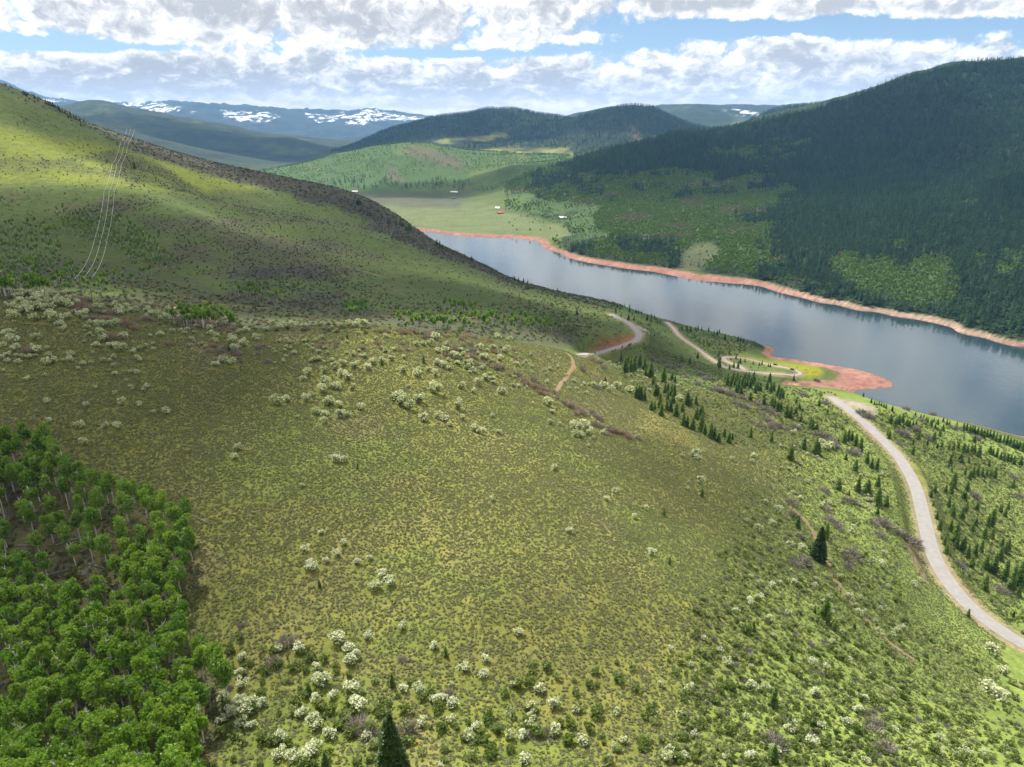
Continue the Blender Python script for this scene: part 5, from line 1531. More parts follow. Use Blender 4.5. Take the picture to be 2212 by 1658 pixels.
# ---- green shrubs: the largest one by one, the small ones together
GP = []
for poly, n_ in [([(1780, 900), (1960, 1020), (1960, 1330), (2120, 1420), (2212, 1480), (2212, 1658), (1500, 1658), (1560, 1400), (1600, 1100), (1700, 960)], 210), ([(2000, 1000), (2212, 1010), (2212, 1380), (2060, 1240), (2010, 1120)], 80), ([(1850, 880), (2212, 970), (2212, 1010), (1980, 1000)], 40),
                 ([(1100, 1440), (1560, 1420), (1600, 1658), (1000, 1658)], 80), ([(500, 1330), (640, 1390), (900, 1480), (1100, 1560), (1100, 1658), (460, 1658)], 150), ([(1330, 780), (1700, 860), (1760, 980), (1560, 960), (1400, 860)], 60), ([(1380, 740), (1560, 800), (1540, 820), (1400, 775)], 40)]:
    q = seed_px(poly, n_, n_ + 31)
    GP.append(q)
GP = np.concatenate(GP)
BARE_SPOTS = [[(1800, 858), (1840, 860), (1876, 870), (1897, 884), (1897, 898), (1880, 902), (1864, 892), (1846, 884), (1822, 884)], [(1935, 980), (1985, 1008), (2004, 1050), (1994, 1085), (1975, 1035)]]


def off_bare(q):
    x_, y_ = to_px(q[:, 0], q[:, 1], q[:, 2])
    return ~(in_poly(x_, y_, BARE_SPOTS[0]) | in_poly(x_, y_, BARE_SPOTS[1]))


GP = GP[off_bare(GP)]
GP = GP[(road_dist(GP[:, 0], GP[:, 1]) > 6) & (GP[:, 2] > 4)]
gw = np.random.default_rng(5).uniform(1.2, 3.4, len(GP)) ** 1.0
gt_ = slant(GP[:, 0], GP[:, 1], GP[:, 2])
gx, gy = to_px(GP[:, 0], GP[:, 1], GP[:, 2])
order = np.argsort(-gw / gt_)
first, rest = order[:300], order[300:]
pale = np.random.default_rng(6).uniform(size=len(GP)) < .3
look = [s_.replace("leafy", "pale green" if pale[i] else "green") for s_, i in zip(sized("leafy shrub", (gw / gt_)[first]), first)]
labs = name_by_landmark(gx[first], gy[first], look, MARKS)
for i, lb in zip(first, labs):
    s = gw[i] / 2.1
    solo("green_shrub", (LEAFY_PALE if pale[i] else LEAFY)[rr.integers(0, 3)], (GP[i, 0], GP[i, 1], GP[i, 2] - .05), rr.uniform(0, 6.28), (s, s, s * rr.uniform(.75, 1.05)), lb, "shrub", "green shrubs on the slopes")
    CLEAR.append((GP[i, 0], GP[i, 1], s * .8))
UN = []
for poly, n_ in [([(1780, 900), (1960, 1020), (1960, 1330), (2212, 1480), (2212, 1658), (1450, 1658), (1500, 1300), (1600, 1100), (1700, 960)], 2600), ([(1990, 960), (2212, 1000), (2450, 1060), (2450, 1480), (2212, 1380), (2060, 1240), (2005, 1120)], 3300), ([(1850, 870), (2212, 955), (2450, 1000), (2450, 1060), (2212, 1010), (1980, 1000)], 1500),
                 ([(1300, 775), (1560, 815), (1800, 850), (1850, 900), (1760, 980), (1560, 960), (1400, 860)], 2200), ([(1380, 740), (1560, 800), (1560, 815), (1400, 775)], 700), ([(1450, 705), (1640, 745), (1560, 790), (1500, 740)], 600), ([(1100, 660), (1300, 680), (1290, 740), (1180, 720)], 300)]:
    UN.append(seed_px(poly, n_, n_ + 3))
UN = np.concatenate(UN + [GP[rest]])
UN = UN[off_bare(UN)]
UN = UN[(road_dist(UN[:, 0], UN[:, 1]) > 5.5) & (UN[:, 2] > 5)]
scatter("undergrowth", UN - [0, 0, .05], np.random.default_rng(8).uniform(.3, .95, len(UN)) * np.where(UN[:, 1] > 400, 1.25, 1.0), LEAFY + LEAFY_PALE * 2 + [BARE[0]], "low green undergrowth on the slope by the road")

# ------------------------------------------------------------------ the aspen grove below, tree by tree
GROVE = [(-60, 985), (60, 985), (130, 1005), (150, 1050), (230, 1085), (290, 1100), (385, 1150), (425, 1165), (432, 1200), (405, 1290), (395, 1360), (430, 1450), (492, 1520), (498, 1548), (440, 1590), (455, 1680), (440, 1800), (-60, 1800)]
THIN = [(10, 1090), (150, 1080), (300, 1120), (340, 1180), (230, 1330), (120, 1330), (20, 1230)]
HOLE = [(-60, 1440), (30, 1450), (45, 1560), (30, 1700), (-60, 1720)]


def poisson(poly, spacing, cap, seed, thin=None, hole=None):
    q = seed_px(poly, 14000, seed)
    px_, py_ = to_px(q[:, 0], q[:, 1], q[:, 2])
    th = in_poly(px_, py_, thin) if thin else np.zeros(len(q), bool)
    ho = in_poly(px_, py_, hole) if hole else np.zeros(len(q), bool)
    r = np.random.default_rng(seed)
    # even weighting on the ground instead of on the picture
    wgt = slant(q[:, 0], q[:, 1], q[:, 2]) ** 2
    idx_ = r.permutation(len(q))
    idx_ = idx_[r.uniform(size=len(q)) < (wgt / wgt.max())[idx_] * 1.0 + .25]
    keep_ = []
    for i in idx_:
        if ho[i]:
            continue
        sp_ = spacing * (1.7 if th[i] else 1.0) * r.uniform(.8, 1.25)
        if all((q[i, 0] - q[j, 0]) ** 2 + (q[i, 1] - q[j, 1]) ** 2 > sp_ * sp_ for j in keep_):
            keep_.append(i)
            if len(keep_) >= cap:
                break
    return q[keep_], px_[keep_], py_[keep_], th[keep_]


AMARKS = [(50, 990, "at the top of the grove"), (140, 1050, "along the grove's upper edge"), (270, 1100, "on the grove's upper right edge"), (390, 1160, "at the grove's right corner"), (40, 1100, "by the left edge among thin trunks"), (150, 1150, "among the bare trunks"), (260, 1190, "by the fallen logs"), (350, 1230, "in the dense right half"), (390, 1330, "on the grove's right margin"), (60, 1230, "in the shaded left half"), (180, 1280, "in the thin middle"), (290, 1320, "below the thin middle"), (40, 1350, "in the dark left side"), (140, 1400, "beside the grove's centre"), (250, 1420, "in the grove's crowded centre"), (370, 1440, "in the bulge of the right margin"), (460, 1530, "at the bright lower right corner"), (380, 1540, "behind the bright lower corner"), (90, 1500, "above the dim clearing"), (190, 1510, "in the lower centre"), (280, 1540, "in the lower right crowd"), (90, 1610, "right of the dim clearing"), (180, 1620, "near the bottom left"), (280, 1640, "at the bottom of the grove"), (390, 1640, "at the bottom right edge"), (200, 1740, "cut by the bottom frame")]
q, px, py, th = poisson(GROVE, 2.8, 640, 91, THIN, HOLE)
rr = np.random.default_rng(92)
hm = rr.uniform(10.4, 13.8, len(q))
dead = (rr.uniform(size=len(q)) < np.where(th, .34, .05))
ga = np.where(~dead)[0]
show = np.argsort(-hm[ga] / slant(q[ga, 0], q[ga, 1], q[ga, 2]) * (px[ga] > -25))
ga, gx_ = ga[show[:300]], ga[show[300:]]
print('grove', len(ga), len(gx_), dead.sum())
gd = np.where(dead)[0]
look = [("tall " if hm[i] > 12.9 else "short " if hm[i] < 11.2 else "") + "green aspen" for i in ga]
for i, lb in zip(ga, name_by_landmark(px[ga], py[ga], look, AMARKS)):
    s = hm[i] / 10
    wd_ = s * rr.uniform(.82, 1.12)
    k = rr.integers(0, len(ASPEN))
    o = thing("aspen_tree", (q[i, 0], q[i, 1], q[i, 2] - .1), rr.uniform(0, 6.28), (wd_, wd_, s), lb, "tree", "aspens of the grove")
    part("trunk", ASPEN[k][0], o); part("crown", ASPEN[k][1], o)
look = ["bare grey aspen"] * len(gd)
for i, lb in zip(gd, name_by_landmark(px[gd], py[gd], look, AMARKS)):
    s = hm[i] / 10 * .72
    solo("dead_tree", DEAD[rr.integers(0, 3)], (q[i, 0], q[i, 1], q[i, 2] - .1), rr.uniform(0, 6.28), (s, s, s), lb, "tree", "leafless aspens of the grove")
if len(gx_):
    m2_ = []
    for s_ in range(3):
        tr, cr = aspen_meshes(700 + s_, 420, .24)
        cr.tube([[0, 0, -.3], [.1, 0, 4], [.1, .1, 8]], [.17, .12, .05], 5, 1)
        m2_.append(cr.mesh("grove_aspen", [M_ASPEN, M_BARK]))
    scatter("more_aspens", q[gx_] - [0, 0, .1], hm[gx_] / 10, m2_, "smaller aspens between the others of the grove")
gu = seed_px(GROVE, 2600, 93)
scatter("grove_undergrowth", gu - [0, 0, .05], np.random.default_rng(94).uniform(.25, .7, len(gu)), LEAFY + [BARE[1]], "low undergrowth under the aspens")
# fallen logs between the trunks
LG = [(150, 1170), (185, 1190), (240, 1150), (260, 1175), (210, 1225), (120, 1240), (60, 1180), (90, 1210), (230, 1260), (300, 1160), (315, 1060), (322, 1052), (435, 1125), (150, 1290), (200, 1320), (40, 1270), (270, 1290), (180, 1130), (110, 1140), (250, 1220)]
lh_, lpx, lpy, _, _ = feet([(a, b, 1) for a, b in LG])
lbs = name_by_landmark(lpx, lpy, ["pale fallen trunk"] * len(lpx), AMARKS)
for k in range(len(lh_)):
    L = rr.uniform(4, 8); a = rr.uniform(-.7, .9)
    mb = MB()
    p0 = lh_[k, :2] - np.array([math.cos(a), math.sin(a)]) * L / 2
    pts = []
    for s in np.linspace(0, 1, 6):
        xy = p0 + np.array([math.cos(a), math.sin(a)]) * L * s
        pts.append([xy[0] - lh_[k, 0], xy[1] - lh_[k, 1], float(height(xy[0], xy[1])) - lh_[k, 2] + .12 + .25 * s])
    mb.tube(pts, np.linspace(.16, .07, 6), 6)
    for j in range(3):
        b = np.array(pts[2 + j]); mb.tube([b, b + rr.normal(0, .5, 3) + [0, 0, .5]], [.05, .015], 4)
    solo("fallen_log", mb.mesh("fallen_log", [M_DEADWOOD]), lh_[k], 0, (1, 1, 1), lbs[k], "log", "fallen trunks in the grove")

# ------------------------------------------------------------------ sagebrush and grass
RX0, RY0, RC = -330.0, 70.0, .5
ras = np.zeros((1500, 1360), bool)
for (x, y, r_) in CLEAR:
    i0, i1 = int((y - r_ - RY0) / RC), int((y + r_ - RY0) / RC) + 1
    j0, j1 = int((x - r_ - RX0) / RC), int((x + r_ - RX0) / RC) + 1
    ras[max(i0, 0):max(i1, 0), max(j0, 0):max(j1, 0)] = True


def blocked(x, y):
    i = ((y - RY0) / RC).astype(int); j = ((x - RX0) / RC).astype(int)
    okk = (i >= 0) & (j >= 0) & (i < ras.shape[0]) & (j < ras.shape[1])
    out = np.zeros(len(x), bool)
    out[okk] = ras[i[okk], j[okk]]
    return out


r = np.random.default_rng(61)
n = 720000
y = np.sqrt(r.uniform(78 ** 2, 480 ** 2, n)); a = r.uniform(-.86, .86, n); x = a * y
z = height(x, y)
bx, by = to_px(x, y, z)
nf = grid_at(NEARF, a, np.log(y))
dn = .90 + .28 * fbm(x, y, 25, 3, 301) + .25 * fbm(x, y, 8, 2, 303)
dn *= nf * np.interp(y, [80, 230, 340, 480], [1.0, .8, .62, .4])
dn *= 1 - .55 * in_poly(bx, by, [(1380, 880), (1440, 900), (1500, 940), (1530, 975), (1440, 960), (1370, 920)])
dn *= 1 - .5 * sst(bx + .35 * (by - 900), 1600, 1900)
keep_ = (r.uniform(size=n) < dn) & ~blocked(x, y) & ~in_poly(bx, by, GROVE)
keep_ &= (road_dist(x, y) > 5.0) & off_bare(np.stack([x, y, z], 1))
for pts in (TRAIL_PTS[0], TRAIL_PTS[1]):
    keep_ &= dist_line(x, y, line_w(pts)) > 1.2
x, y, z = x[keep_], y[keep_], z[keep_]
SAGE = [tuft_mesh(600 + s, 24, .125, (.15, .3, .5, .2)[s % 4]).mesh("sage_tuft", [M_SAGE, M_SAGE_GREEN]) for s in range(6)]
print("sage", len(x))
scatter("sagebrush", np.stack([x, y, z - .02], 1), r.uniform(.34, .78, len(x)) * np.interp(y, [80, 480], [1, 1.35]), SAGE, "low grey green sagebrush covering the hill", .12)

# ------------------------------------------------------------------ woods too far away to count
LOW_PINE = [conifer_meshes(620 + s, 7, 6, 10.0, 1.9, False, shape=.9)[1].mesh("forest_conifer", [M_FOREST]) for s in range(4)]
FAR_ASPEN = []
for s in range(4):
    tr, cr = aspen_meshes(640 + s, 70, .55)
    FAR_ASPEN.append(cr.mesh("far_aspen", [M_ASPEN_FAR, M_BARK]))
PALE_ASPEN = []
for s in range(2):
    tr, cr = aspen_meshes(650 + s, 60, .5)
    cr.tube([[0, 0, -.3], [0, 0, 7]], [.16, .08], 4, 1)
    PALE_ASPEN.append(cr.mesh("budding_aspen", [M_ASPEN_PALE, M_BARK]))
n = 260000
y = np.sqrt(r.uniform(830 ** 2, 3650 ** 2, n)); a = r.uniform(-.02, .95, n); x = a * y
z = height(x, y)
bx, by = to_px(x, y, z)
lim = np.interp(bx, [1000, 1100, 1226, 1406, 1606, 1806, 2006, 2212, 2650], [2700, 2720, 2850, 3080, 3160, 3000, 2850, 2850, 2850])
m1 = fbm(x, y, 260, 4, 311); m2 = fbm(x, y, 70, 3, 313); m3 = fbm(x, y, 600, 3, 315)
shore_ = np.interp(bx, [850, 988, 1138, 1188, 1216, 1306, 1456, 1606, 1681, 1781, 1956, 2041, 2086, 2212, 2650], [487, 499, 507, 519, 539, 559, 579, 598, 613, 642, 674, 687, 706, 737, 865])
wood = (z > 4.4 + .8 * m2) & (y < lim) & (bx > 1090) & (by < shore_ + 3)
asp = aspen_field(x, y, bx, by)
clear_ = in_poly(bx, by, [(1470, 548), (1530, 522), (1560, 545), (1510, 588), (1462, 588)]) | in_poly(bx, by, [(1200, 520), (1290, 500), (1330, 510), (1240, 535), (1215, 540)])
bx = bx + 70 * m1 + 25 * m2
meadow_ = (bx < 1240) & (z < 20) & (y > 1650)
thinp = np.where(meadow_, .012, np.where(clear_, .05, 1.0))
thinp = np.where((bx < 1300) & (z < 45) & (y > 1700) & ~meadow_, .35 * sst(m2 + m1, -.2, .25), thinp)
dens = np.interp(y, [830, 1400, 2400, 3600], [1.0, .85, .62, .5])
sel = wood & (r.uniform(size=n) < thinp * dens * np.where(asp > .42, 1.15, .82))
con = sel & (asp < .42)
dec = sel & (asp >= .42)
print("forest", con.sum(), dec.sum())
sc = lambda m, lo, hi: r.uniform(lo, hi, int(m.sum())) * np.interp(y[m], [830, 2400, 3600], [1.0, 1.2, 1.35])
scatter("conifer_forest", np.stack([x, y, z - .3], 1)[con], sc(con, .7, 1.75), LOW_PINE, "dark conifer forest on the mountainside across the lake")
pal = dec & (fbm(x, y, 120, 3, 317) > .28)
scatter("aspen_forest", np.stack([x, y, z - .3], 1)[dec & ~pal], sc(dec & ~pal, .6, 1.3), FAR_ASPEN, "green aspen woods on the slope across the lake")
scatter("budding_aspen_forest", np.stack([x, y, z - .3], 1)[pal], sc(pal, .7, 1.1), PALE_ASPEN, "pale budding aspens on the slope across the lake")
# the round hill and the wooded hills behind it
n = 70000
y = np.sqrt(r.uniform(2500 ** 2, 6300 ** 2, n)); a = r.uniform(-.40, .42, n); x = a * y
z = height(x, y); bx, by = to_px(x, y, z)
m1 = fbm(x, y, 300, 4, 321); m2 = fbm(x, y, 90, 3, 323)
foot = in_poly(bx, by, [(690, 402), (800, 372), (860, 388), (880, 400), (950, 385), (1000, 380), (1020, 400), (960, 425), (880, 425), (780, 425), (700, 420)])
hillD = (y > 2600) & (y < 3650) & (bx < 1230) & (bx > 560) & (z > 34)
open_ = in_poly(bx, by, [(865, 315), (930, 322), (1010, 372), (950, 350)]) | in_poly(bx, by, [(828, 360), (850, 362), (882, 388), (880, 395)])
back = (y > 3900) & (z > 70) & (bx > 715) & ~in_poly(bx, by, [(890, 312), (960, 300), (1050, 294), (1090, 285), (1100, 292), (1060, 305), (990, 312), (960, 325), (1060, 322), (1170, 318), (1230, 322), (1240, 338), (1130, 334), (1010, 335)])
con = (hillD & (foot & (m2 > -.15)) & (r.uniform(size=n) < .9)) | (back & (r.uniform(size=n) < .75))
dec = hillD & ~foot & ~open_ & (m1 + m2 > -.25) & (r.uniform(size=n) < .8)
big_ = np.interp(y, [2600, 3500, 6000], [1.15, 1.4, 1.9])
scatter("distant_forest", np.stack([x, y, z - .3], 1)[con], r.uniform(.8, 1.25, con.sum()) * big_[con], LOW_PINE[:2], "dark woods on the distant hills")
scatter("distant_aspens", np.stack([x, y, z - .3], 1)[dec], r.uniform(.6, .95, dec.sum()) * big_[dec], FAR_ASPEN[:2], "green scrub woods on the round distant hill")

# ---- brush and young trees on the floor of the gulch behind the ridge
V = [seed_px(p_, n_, 40 + k_) for k_, (p_, n_) in enumerate([([(330, 640), (700, 655), (1230, 655), (1300, 700), (1250, 745), (900, 725), (600, 718), (330, 705)], 1500), ([(-60, 600), (330, 600), (480, 640), (480, 705), (200, 660), (-60, 650)], 700), ([(520, 590), (760, 570), (860, 640), (640, 690), (500, 670)], 420), ([(1060, 600), (1280, 650), (1330, 690), (1240, 720), (1100, 660)], 300)])]
V = np.concatenate(V)
V = V[road_dist(V[:, 0], V[:, 1]) > 6]
scatter("gulch_brush", V - [0, 0, .1], np.random.default_rng(45).uniform(.4, 1.5, len(V)), [LEAFY[0], LEAFY[1], BARE[0], BARE_BROWN[0], OAK[0], LEAFY[2]], "mixed brush on the floor of the gulch behind the ridge")
# ---- woods of the shaded gulch and hillside at left
W = []
for poly, n_, sd in [([(-60, 500), (90, 482), (140, 508), (130, 560), (200, 605), (270, 590), (280, 625), (150, 640), (-60, 650)], 420, 1), ([(120, 458), (220, 456), (290, 490), (330, 520), (388, 580), (345, 592), (260, 548), (180, 522), (130, 500)], 300, 2),
                     ([(-60, 425), (30, 428), (30, 445), (-60, 445)], 25, 3), ([(372, 700), (440, 675), (500, 690), (512, 712), (380, 712)], 60, 4), ([(745, 668), (790, 662), (800, 686), (747, 692)], 40, 5), ([(840, 694), (1230, 694), (1232, 722), (880, 714)], 150, 6),
                     ([(960, 664), (1030, 666), (1020, 682), (960, 680)], 22, 7), ([(515, 640), (560, 628), (620, 632), (612, 664), (530, 660)], 26, 8), ([(1286, 752), (1340, 746), (1378, 744), (1382, 758), (1340, 765), (1290, 770)], 60, 9), ([(280, 590), (330, 590), (330, 615), (280, 615)], 8, 10)]:
    W.append(seed_px(poly, n_, sd))
W = np.concatenate(W)
W = W[road_dist(W[:, 0], W[:, 1]) > 6]
MIDASP = []
for s in range(4):
    tr, cr = aspen_meshes(660 + s, 130, .40)
    cr.tube([[0, 0, -.3], [.1, 0, 4], [.1, .1, 8]], [.17, .12, .05], 5, 1)
    MIDASP.append(cr.mesh("gulch_aspen", [M_ASPEN, M_BARK]))
scatter("gulch_aspens", W - [0, 0, .1], np.random.default_rng(3).uniform(.55, 1.15, len(W)) * np.where(W[:, 1] > 560, .85, 1) * np.where(W[:, 0] > 60, .55, 1), MIDASP, "bright aspens in the shaded gulch")
G = []
for poly, n_, sd in [([(705, 600), (755, 590), (762, 608), (740, 626), (708, 622)], 36, 21), ([(500, 540), (560, 520), (575, 545), (500, 555)], 24, 22), ([(400, 490), (440, 490), (440, 505), (400, 505)], 12, 23), ([(725, 650), (790, 640), (800, 655), (730, 660)], 14, 24)]:
    G.append(seed_px(poly, n_, sd))
G = np.concatenate(G)
scatter("budding_aspens", G - [0, 0, .1], np.random.default_rng(4).uniform(.4, .75, len(G)), PALE_ASPEN + DEAD[:1], "pale leafless aspens on the green hillside")
M_HILLB = foliage('hillside_brush_leaves', (.050, .068, .022), (.095, .105, .040), .3)
HILLB = [leafy_mesh(430 + s_, 70, .19).mesh('hillside_brush', [M_HILLB]) for s_ in range(3)] + [OAK[0]]
# oak brush of the hillside
n = 90000
y = np.sqrt(r.uniform(520 ** 2, 1330 ** 2, n)); a = r.uniform(-.80, .40, n); x = a * y
z = height(x, y); bx, by = to_px(x, y, z)
cb_ = grid_at(crest_brush, a, np.log(y))
pb = sst(fbm(x, y, 240, 4, 121) + .6 * fbm(x, y, 60, 4, 101), .10, .55) * .30 + .05 + .10 * sst(fbm(x, y, 35, 3, 331), .05, .5)
pb = np.where(in_poly(bx, by, [(500, 590), (700, 570), (760, 640), (640, 680), (480, 650)]), pb + .2, pb)
pc = cb_ * .30
u_ = r.uniform(size=n)
offr = np.ones(n, bool)
sr_ = (x > 20) & (y > 480) & (y < 1000)
offr[sr_] = road_dist(x[sr_], y[sr_]) > 5.5
k = (u_ < pc) & (z > 8) & offr
scatter("oak_brush", np.stack([x, y, z - .1], 1)[k], r.uniform(.7, 1.8, k.sum()), OAK * 2 + [BARE[0], LEAFY[1]], "dark oak brush along the crest of the hillside")
k2 = (u_ > 1 - pb) & (z > 8) & offr & (cb_ < .3)
scatter("hillside_brush", np.stack([x, y, z - .1], 1)[k2], r.uniform(.3, 1.05, k2.sum()), HILLB, "soft low brush mottling the green hillside")
k = k2
k = (r.uniform(size=n) < .03) & (z > 8) & ~k & offr
scatter("hillside_shrubs", np.stack([x, y, z - .1], 1)[k], r.uniform(.4, 1.0, k.sum()), LEAFY, "small shrubs dotting the green hillside")


# ------------------------------------------------------------------ power line over the shaded hillside
M_WIRE = plain("bright_aluminium_wire", (.68, .69, .67), (.6, .61, .6), 1.0, .35, .6, .6)
M_POLE = plain("weathered_pole_wood", (.20, .17, .14), (.14, .12, .10), 2.5, .9)
M_INSUL = plain("glazed_insulator", (.35, .30, .27), (.42, .38, .35), 4.0, .3)


def box_mb(mb, c, h, mi=0, rot=0.0):
    """box: centre, half sizes, turned about z"""
    cx, sx = math.cos(rot), math.sin(rot)
    v = np.array([[i, j, k] for i in (-1, 1) for j in (-1, 1) for k in (-1, 1)], float) * h
    v = np.stack([v[:, 0] * cx - v[:, 1] * sx, v[:, 0] * sx + v[:, 1] * cx, v[:, 2]], 1) + c
    mb.v.append(v)
    mb.f.append(np.array([[0, 1, 3, 2], [4, 6, 7, 5], [0, 4, 5, 1], [2, 3, 7, 6], [0, 2, 6, 4], [1, 5, 7, 3]]) + mb.k)
    mb.mi.append(np.full(6, mi)); mb.k += 8


TOWERS = [(195, 672, 470), (228, 566, 640), (243, 452, 770), (258, 386, 860), (273, 330, 985), (286, 302, 1085)]
tops = []
tl = ["power pole hidden behind the mounded hilltop", "power pole among the aspens in the shaded gulch", "power pole on the shaded middle of the hillside", "power pole at the edge of the sunlit grass", "power pole on the sunlit shoulder", "power pole on the crest of the hill"]
fw = []
for (px_, py_, t_) in TOWERS:
    u_, y_, z_ = ray(px_, py_)
    Y_ = t_ * y_
    x_ = u_ / y_ * Y_
    fw.append((float(x_), float(Y_)))
for k, (x_, y_) in enumerate(fw):
    a = fw[min(k + 1, 5)]; b = fw[max(k - 1, 0)]
    d = math.atan2(a[1] - b[1], a[0] - b[0])
    z_ = float(height(np.array([x_]), np.array([y_]))[0])
    o = thing("power_pole", (x_, y_, z_), d + math.pi / 2, (1, 1, 1), tl[k], "power pole", "poles of the power line")
    H = 15.0
    for sx in (-2.6, 2.6):
        mb = MB(); mb.tube([[sx, 0, -1], [sx, 0, H]], [.24, .17], 8)
        part("pole", mb.mesh("pole", [M_POLE]), o)
    mb = MB(); box_mb(mb, [0, .28, H - .8], np.array([5.6, .12, .16]))
    arm = part("crossarm", mb.mesh("crossarm", [M_POLE]), o)
    for q in (-5.0, 0.0, 5.0):
        mb = MB(); mb.tube([[q, .28, H - .95], [q, .28, H - 1.3], [q, .28, H - 2.0]], [.05, .16, .06], 6)
        part("insulator", mb.mesh("insulator", [M_INSUL]), arm)
    c, s = math.cos(d + math.pi / 2), math.sin(d + math.pi / 2)
    tops.append([(x_ + q * c - .28 * s, y_ + q * s + .28 * c, z_ + H - 2.0) for q in (-5.0, 0.0, 5.0)])
wl = ["bright power wire on the downhill side of the line", "bright middle wire of the power line", "bright power wire on the uphill side of the line"]
for q in range(3):
    mb = MB(); pts = []
    for k in range(5):
        p, r2 = np.array(tops[k][q]), np.array(tops[k + 1][q])
        L = np.linalg.norm(r2 - p)
        for s in np.linspace(0, 1, 14)[(0 if k == 0 else 1):]:
            pts.append(p + (r2 - p) * s - np.array([0, 0, .020 * L * 4 * s * (1 - s)]))
    mb.tube(pts, np.full(len(pts), .10), 4)
    solo("power_wire", mb.mesh("power_wire", [M_WIRE]), (0, 0, 0), 0, (1, 1, 1), wl[q], "wire", "wires of the power line")

# a single pole at the left edge with its equipment and a pair of wires
hx = hit([14], [640])[0]
d = .4
o = thing("utility_pole", tuple(hx), 0.0, (1, 1, 1), "dark utility pole at the left edge with a bracket on top", "utility pole", None)
tz = 12.0
mb = MB(); mb.tube([[0, 0, -1], [0, 0, tz]], [.22, .16], 8)
part("pole", mb.mesh("pole", [M_POLE]), o)
mb = MB(); box_mb(mb, [0, .2, tz - .5], np.array([1.6, .1, .12]))
part("crossarm", mb.mesh("crossarm", [M_POLE]), o)
mb = MB(); mb.tube([[.55, -.1, tz - 2.1], [.55, -.1, tz - 1.9], [.55, -.1, tz - .9], [.55, -.1, tz - .75]], [.28, .34, .34, .2], 10)
part("transformer", mb.mesh("transformer", [M_POLE]), o)
mb = MB(); mb.tube([[-1.5, .2, tz - .4], [-3.0, .4, tz + .5], [-3.6, .5, tz + .2], [-3.3, .5, tz - .6], [-1.5, .2, tz - .9]], np.full(5, .06), 5)
part("jumper_wire", mb.mesh("jumper_wire", [M_WIRE]), o)
for k, off in enumerate((-.9, .9)):
    mb = MB()
    e0 = np.array([hx[0] + off, hx[1] + .2, hx[2] + tz - .4]); e1 = np.array([hx[0] - 75 + off, hx[1] - 130, hx[2] + 14])
    mb.tube([e0 + (e1 - e0) * s - np.array([0, 0, 9 * s * (1 - s)]) for s in np.linspace(0, 1, 12)], np.full(12, .07), 4)
    solo("service_wire", mb.mesh("service_wire", [M_WIRE]), (0, 0, 0), 0, (1, 1, 1), ["bright wire of the left utility pole, the farther one", "bright wire of the left utility pole, the nearer one"][k], "wire", "wires of the left utility pole")

# ------------------------------------------------------------------ houses at the head of the lake
M_WHITE = plain("white_metal_roof", (.75, .76, .78), (.66, .67, .70), 1.0, .4, .5)
M_REDROOF = plain("red_metal_roof", (.55, .05, .03), (.48, .045, .03), 1.0, .45, .5)
M_LOG = plain("brown_log_wall", (.20, .13, .08), (.15, .10, .065), 2.0, .85)
M_PALEWALL = plain("pale_house_wall", (.45, .43, .39), (.38, .36, .33), 1.0, .85)
M_PANE = plain("dark_window_glass", (.03, .04, .05), (.05, .06, .07), 1.0, .1, .5)


def house(px_, py_, L, Wd, rz, roofm, wallm, label):
    p = hit([px_], [py_])[0]
    hw, rh = 3.4, 2.8
    o = thing("house", tuple(p), rz, (1, 1, 1), label, "house", "houses at the head of the lake")
    mb = MB()
    box_mb(mb, [0, 0, hw / 2 - .3], np.array([L / 2, Wd / 2, hw / 2 + .3]))
    for s in (-1, 1):                                            # gables
        mb.v.append(np.array([[s * L / 2, -Wd / 2, hw], [s * L / 2, Wd / 2, hw], [s * L / 2, .02, hw + rh * .98], [s * L / 2, -.02, hw + rh * .98]]))
        mb.f.append(np.array([[0, 1, 2, 3]]) + mb.k); mb.mi.append(np.zeros(1)); mb.k += 4
    part("wall", mb.mesh("wall", [wallm]), o)
    mb = MB()
    for s in (-1, 1):
        e = .7
        v = []
        for xx in (-L / 2 - e, L / 2 + e):
            for (yy, zz) in ((0, hw + rh), (s * (Wd / 2 + e), hw - rh * e / (Wd / 2))):
                v += [[xx, yy, zz], [xx, yy, zz + .18]]
        mb.v.append(np.array(v)); mb.k += 0
        f = np.array([[0, 2, 6, 4], [1, 5, 7, 3], [0, 1, 3, 2], [4, 6, 7, 5], [2, 3, 7, 6], [0, 4, 5, 1]]) + mb.k
        mb.f.append(f); mb.mi.append(np.zeros(6)); mb.k += 8
    rf = part("roof", mb.mesh("roof", [roofm]), o)
    mb = MB(); box_mb(mb, [L * .2, Wd * .12, hw + rh], np.array([.4, .4, 1.1]))
    part("chimney", mb.mesh("chimney", [M_LOG]), rf)
    for xx in (-L * .3, L * .05, L * .33):
        mb = MB(); box_mb(mb, [xx, -Wd / 2 - .03, 1.7], np.array([.7, .05, .6]))
        part("window", mb.mesh("window", [M_PANE]), o)
    mb = MB(); box_mb(mb, [-L * .12, -Wd / 2 - .03, 1.05], np.array([.5, .06, 1.05]))
    part("door", mb.mesh("door", [M_LOG]), o)


house(1081, 462, 17, 10, .25, M_REDROOF, M_LOG, "log house with a red roof beside the aspens")
house(1075, 452, 13, 8, -.3, M_WHITE, M_PALEWALL, "small house with a pale roof above the red-roofed one")
house(1215, 473, 18, 10, .1, M_WHITE, M_PALEWALL, "white-roofed house alone in the green aspen woods")
house(767, 416, 20, 11, .2, M_WHITE, M_PALEWALL, "white-roofed house at the foot of the round hill")
house(978, 417, 16, 9, .1, M_WHITE, M_PALEWALL, "larger pale house on the brushy flat")
house(985, 417.5, 12, 8, -.2, M_WHITE, M_PALEWALL, "smaller pale house right next to the larger one")
house(980, 430, 12, 8, .3, M_LOG, M_LOG, "dark cabin on the brushy flat below the pale houses")

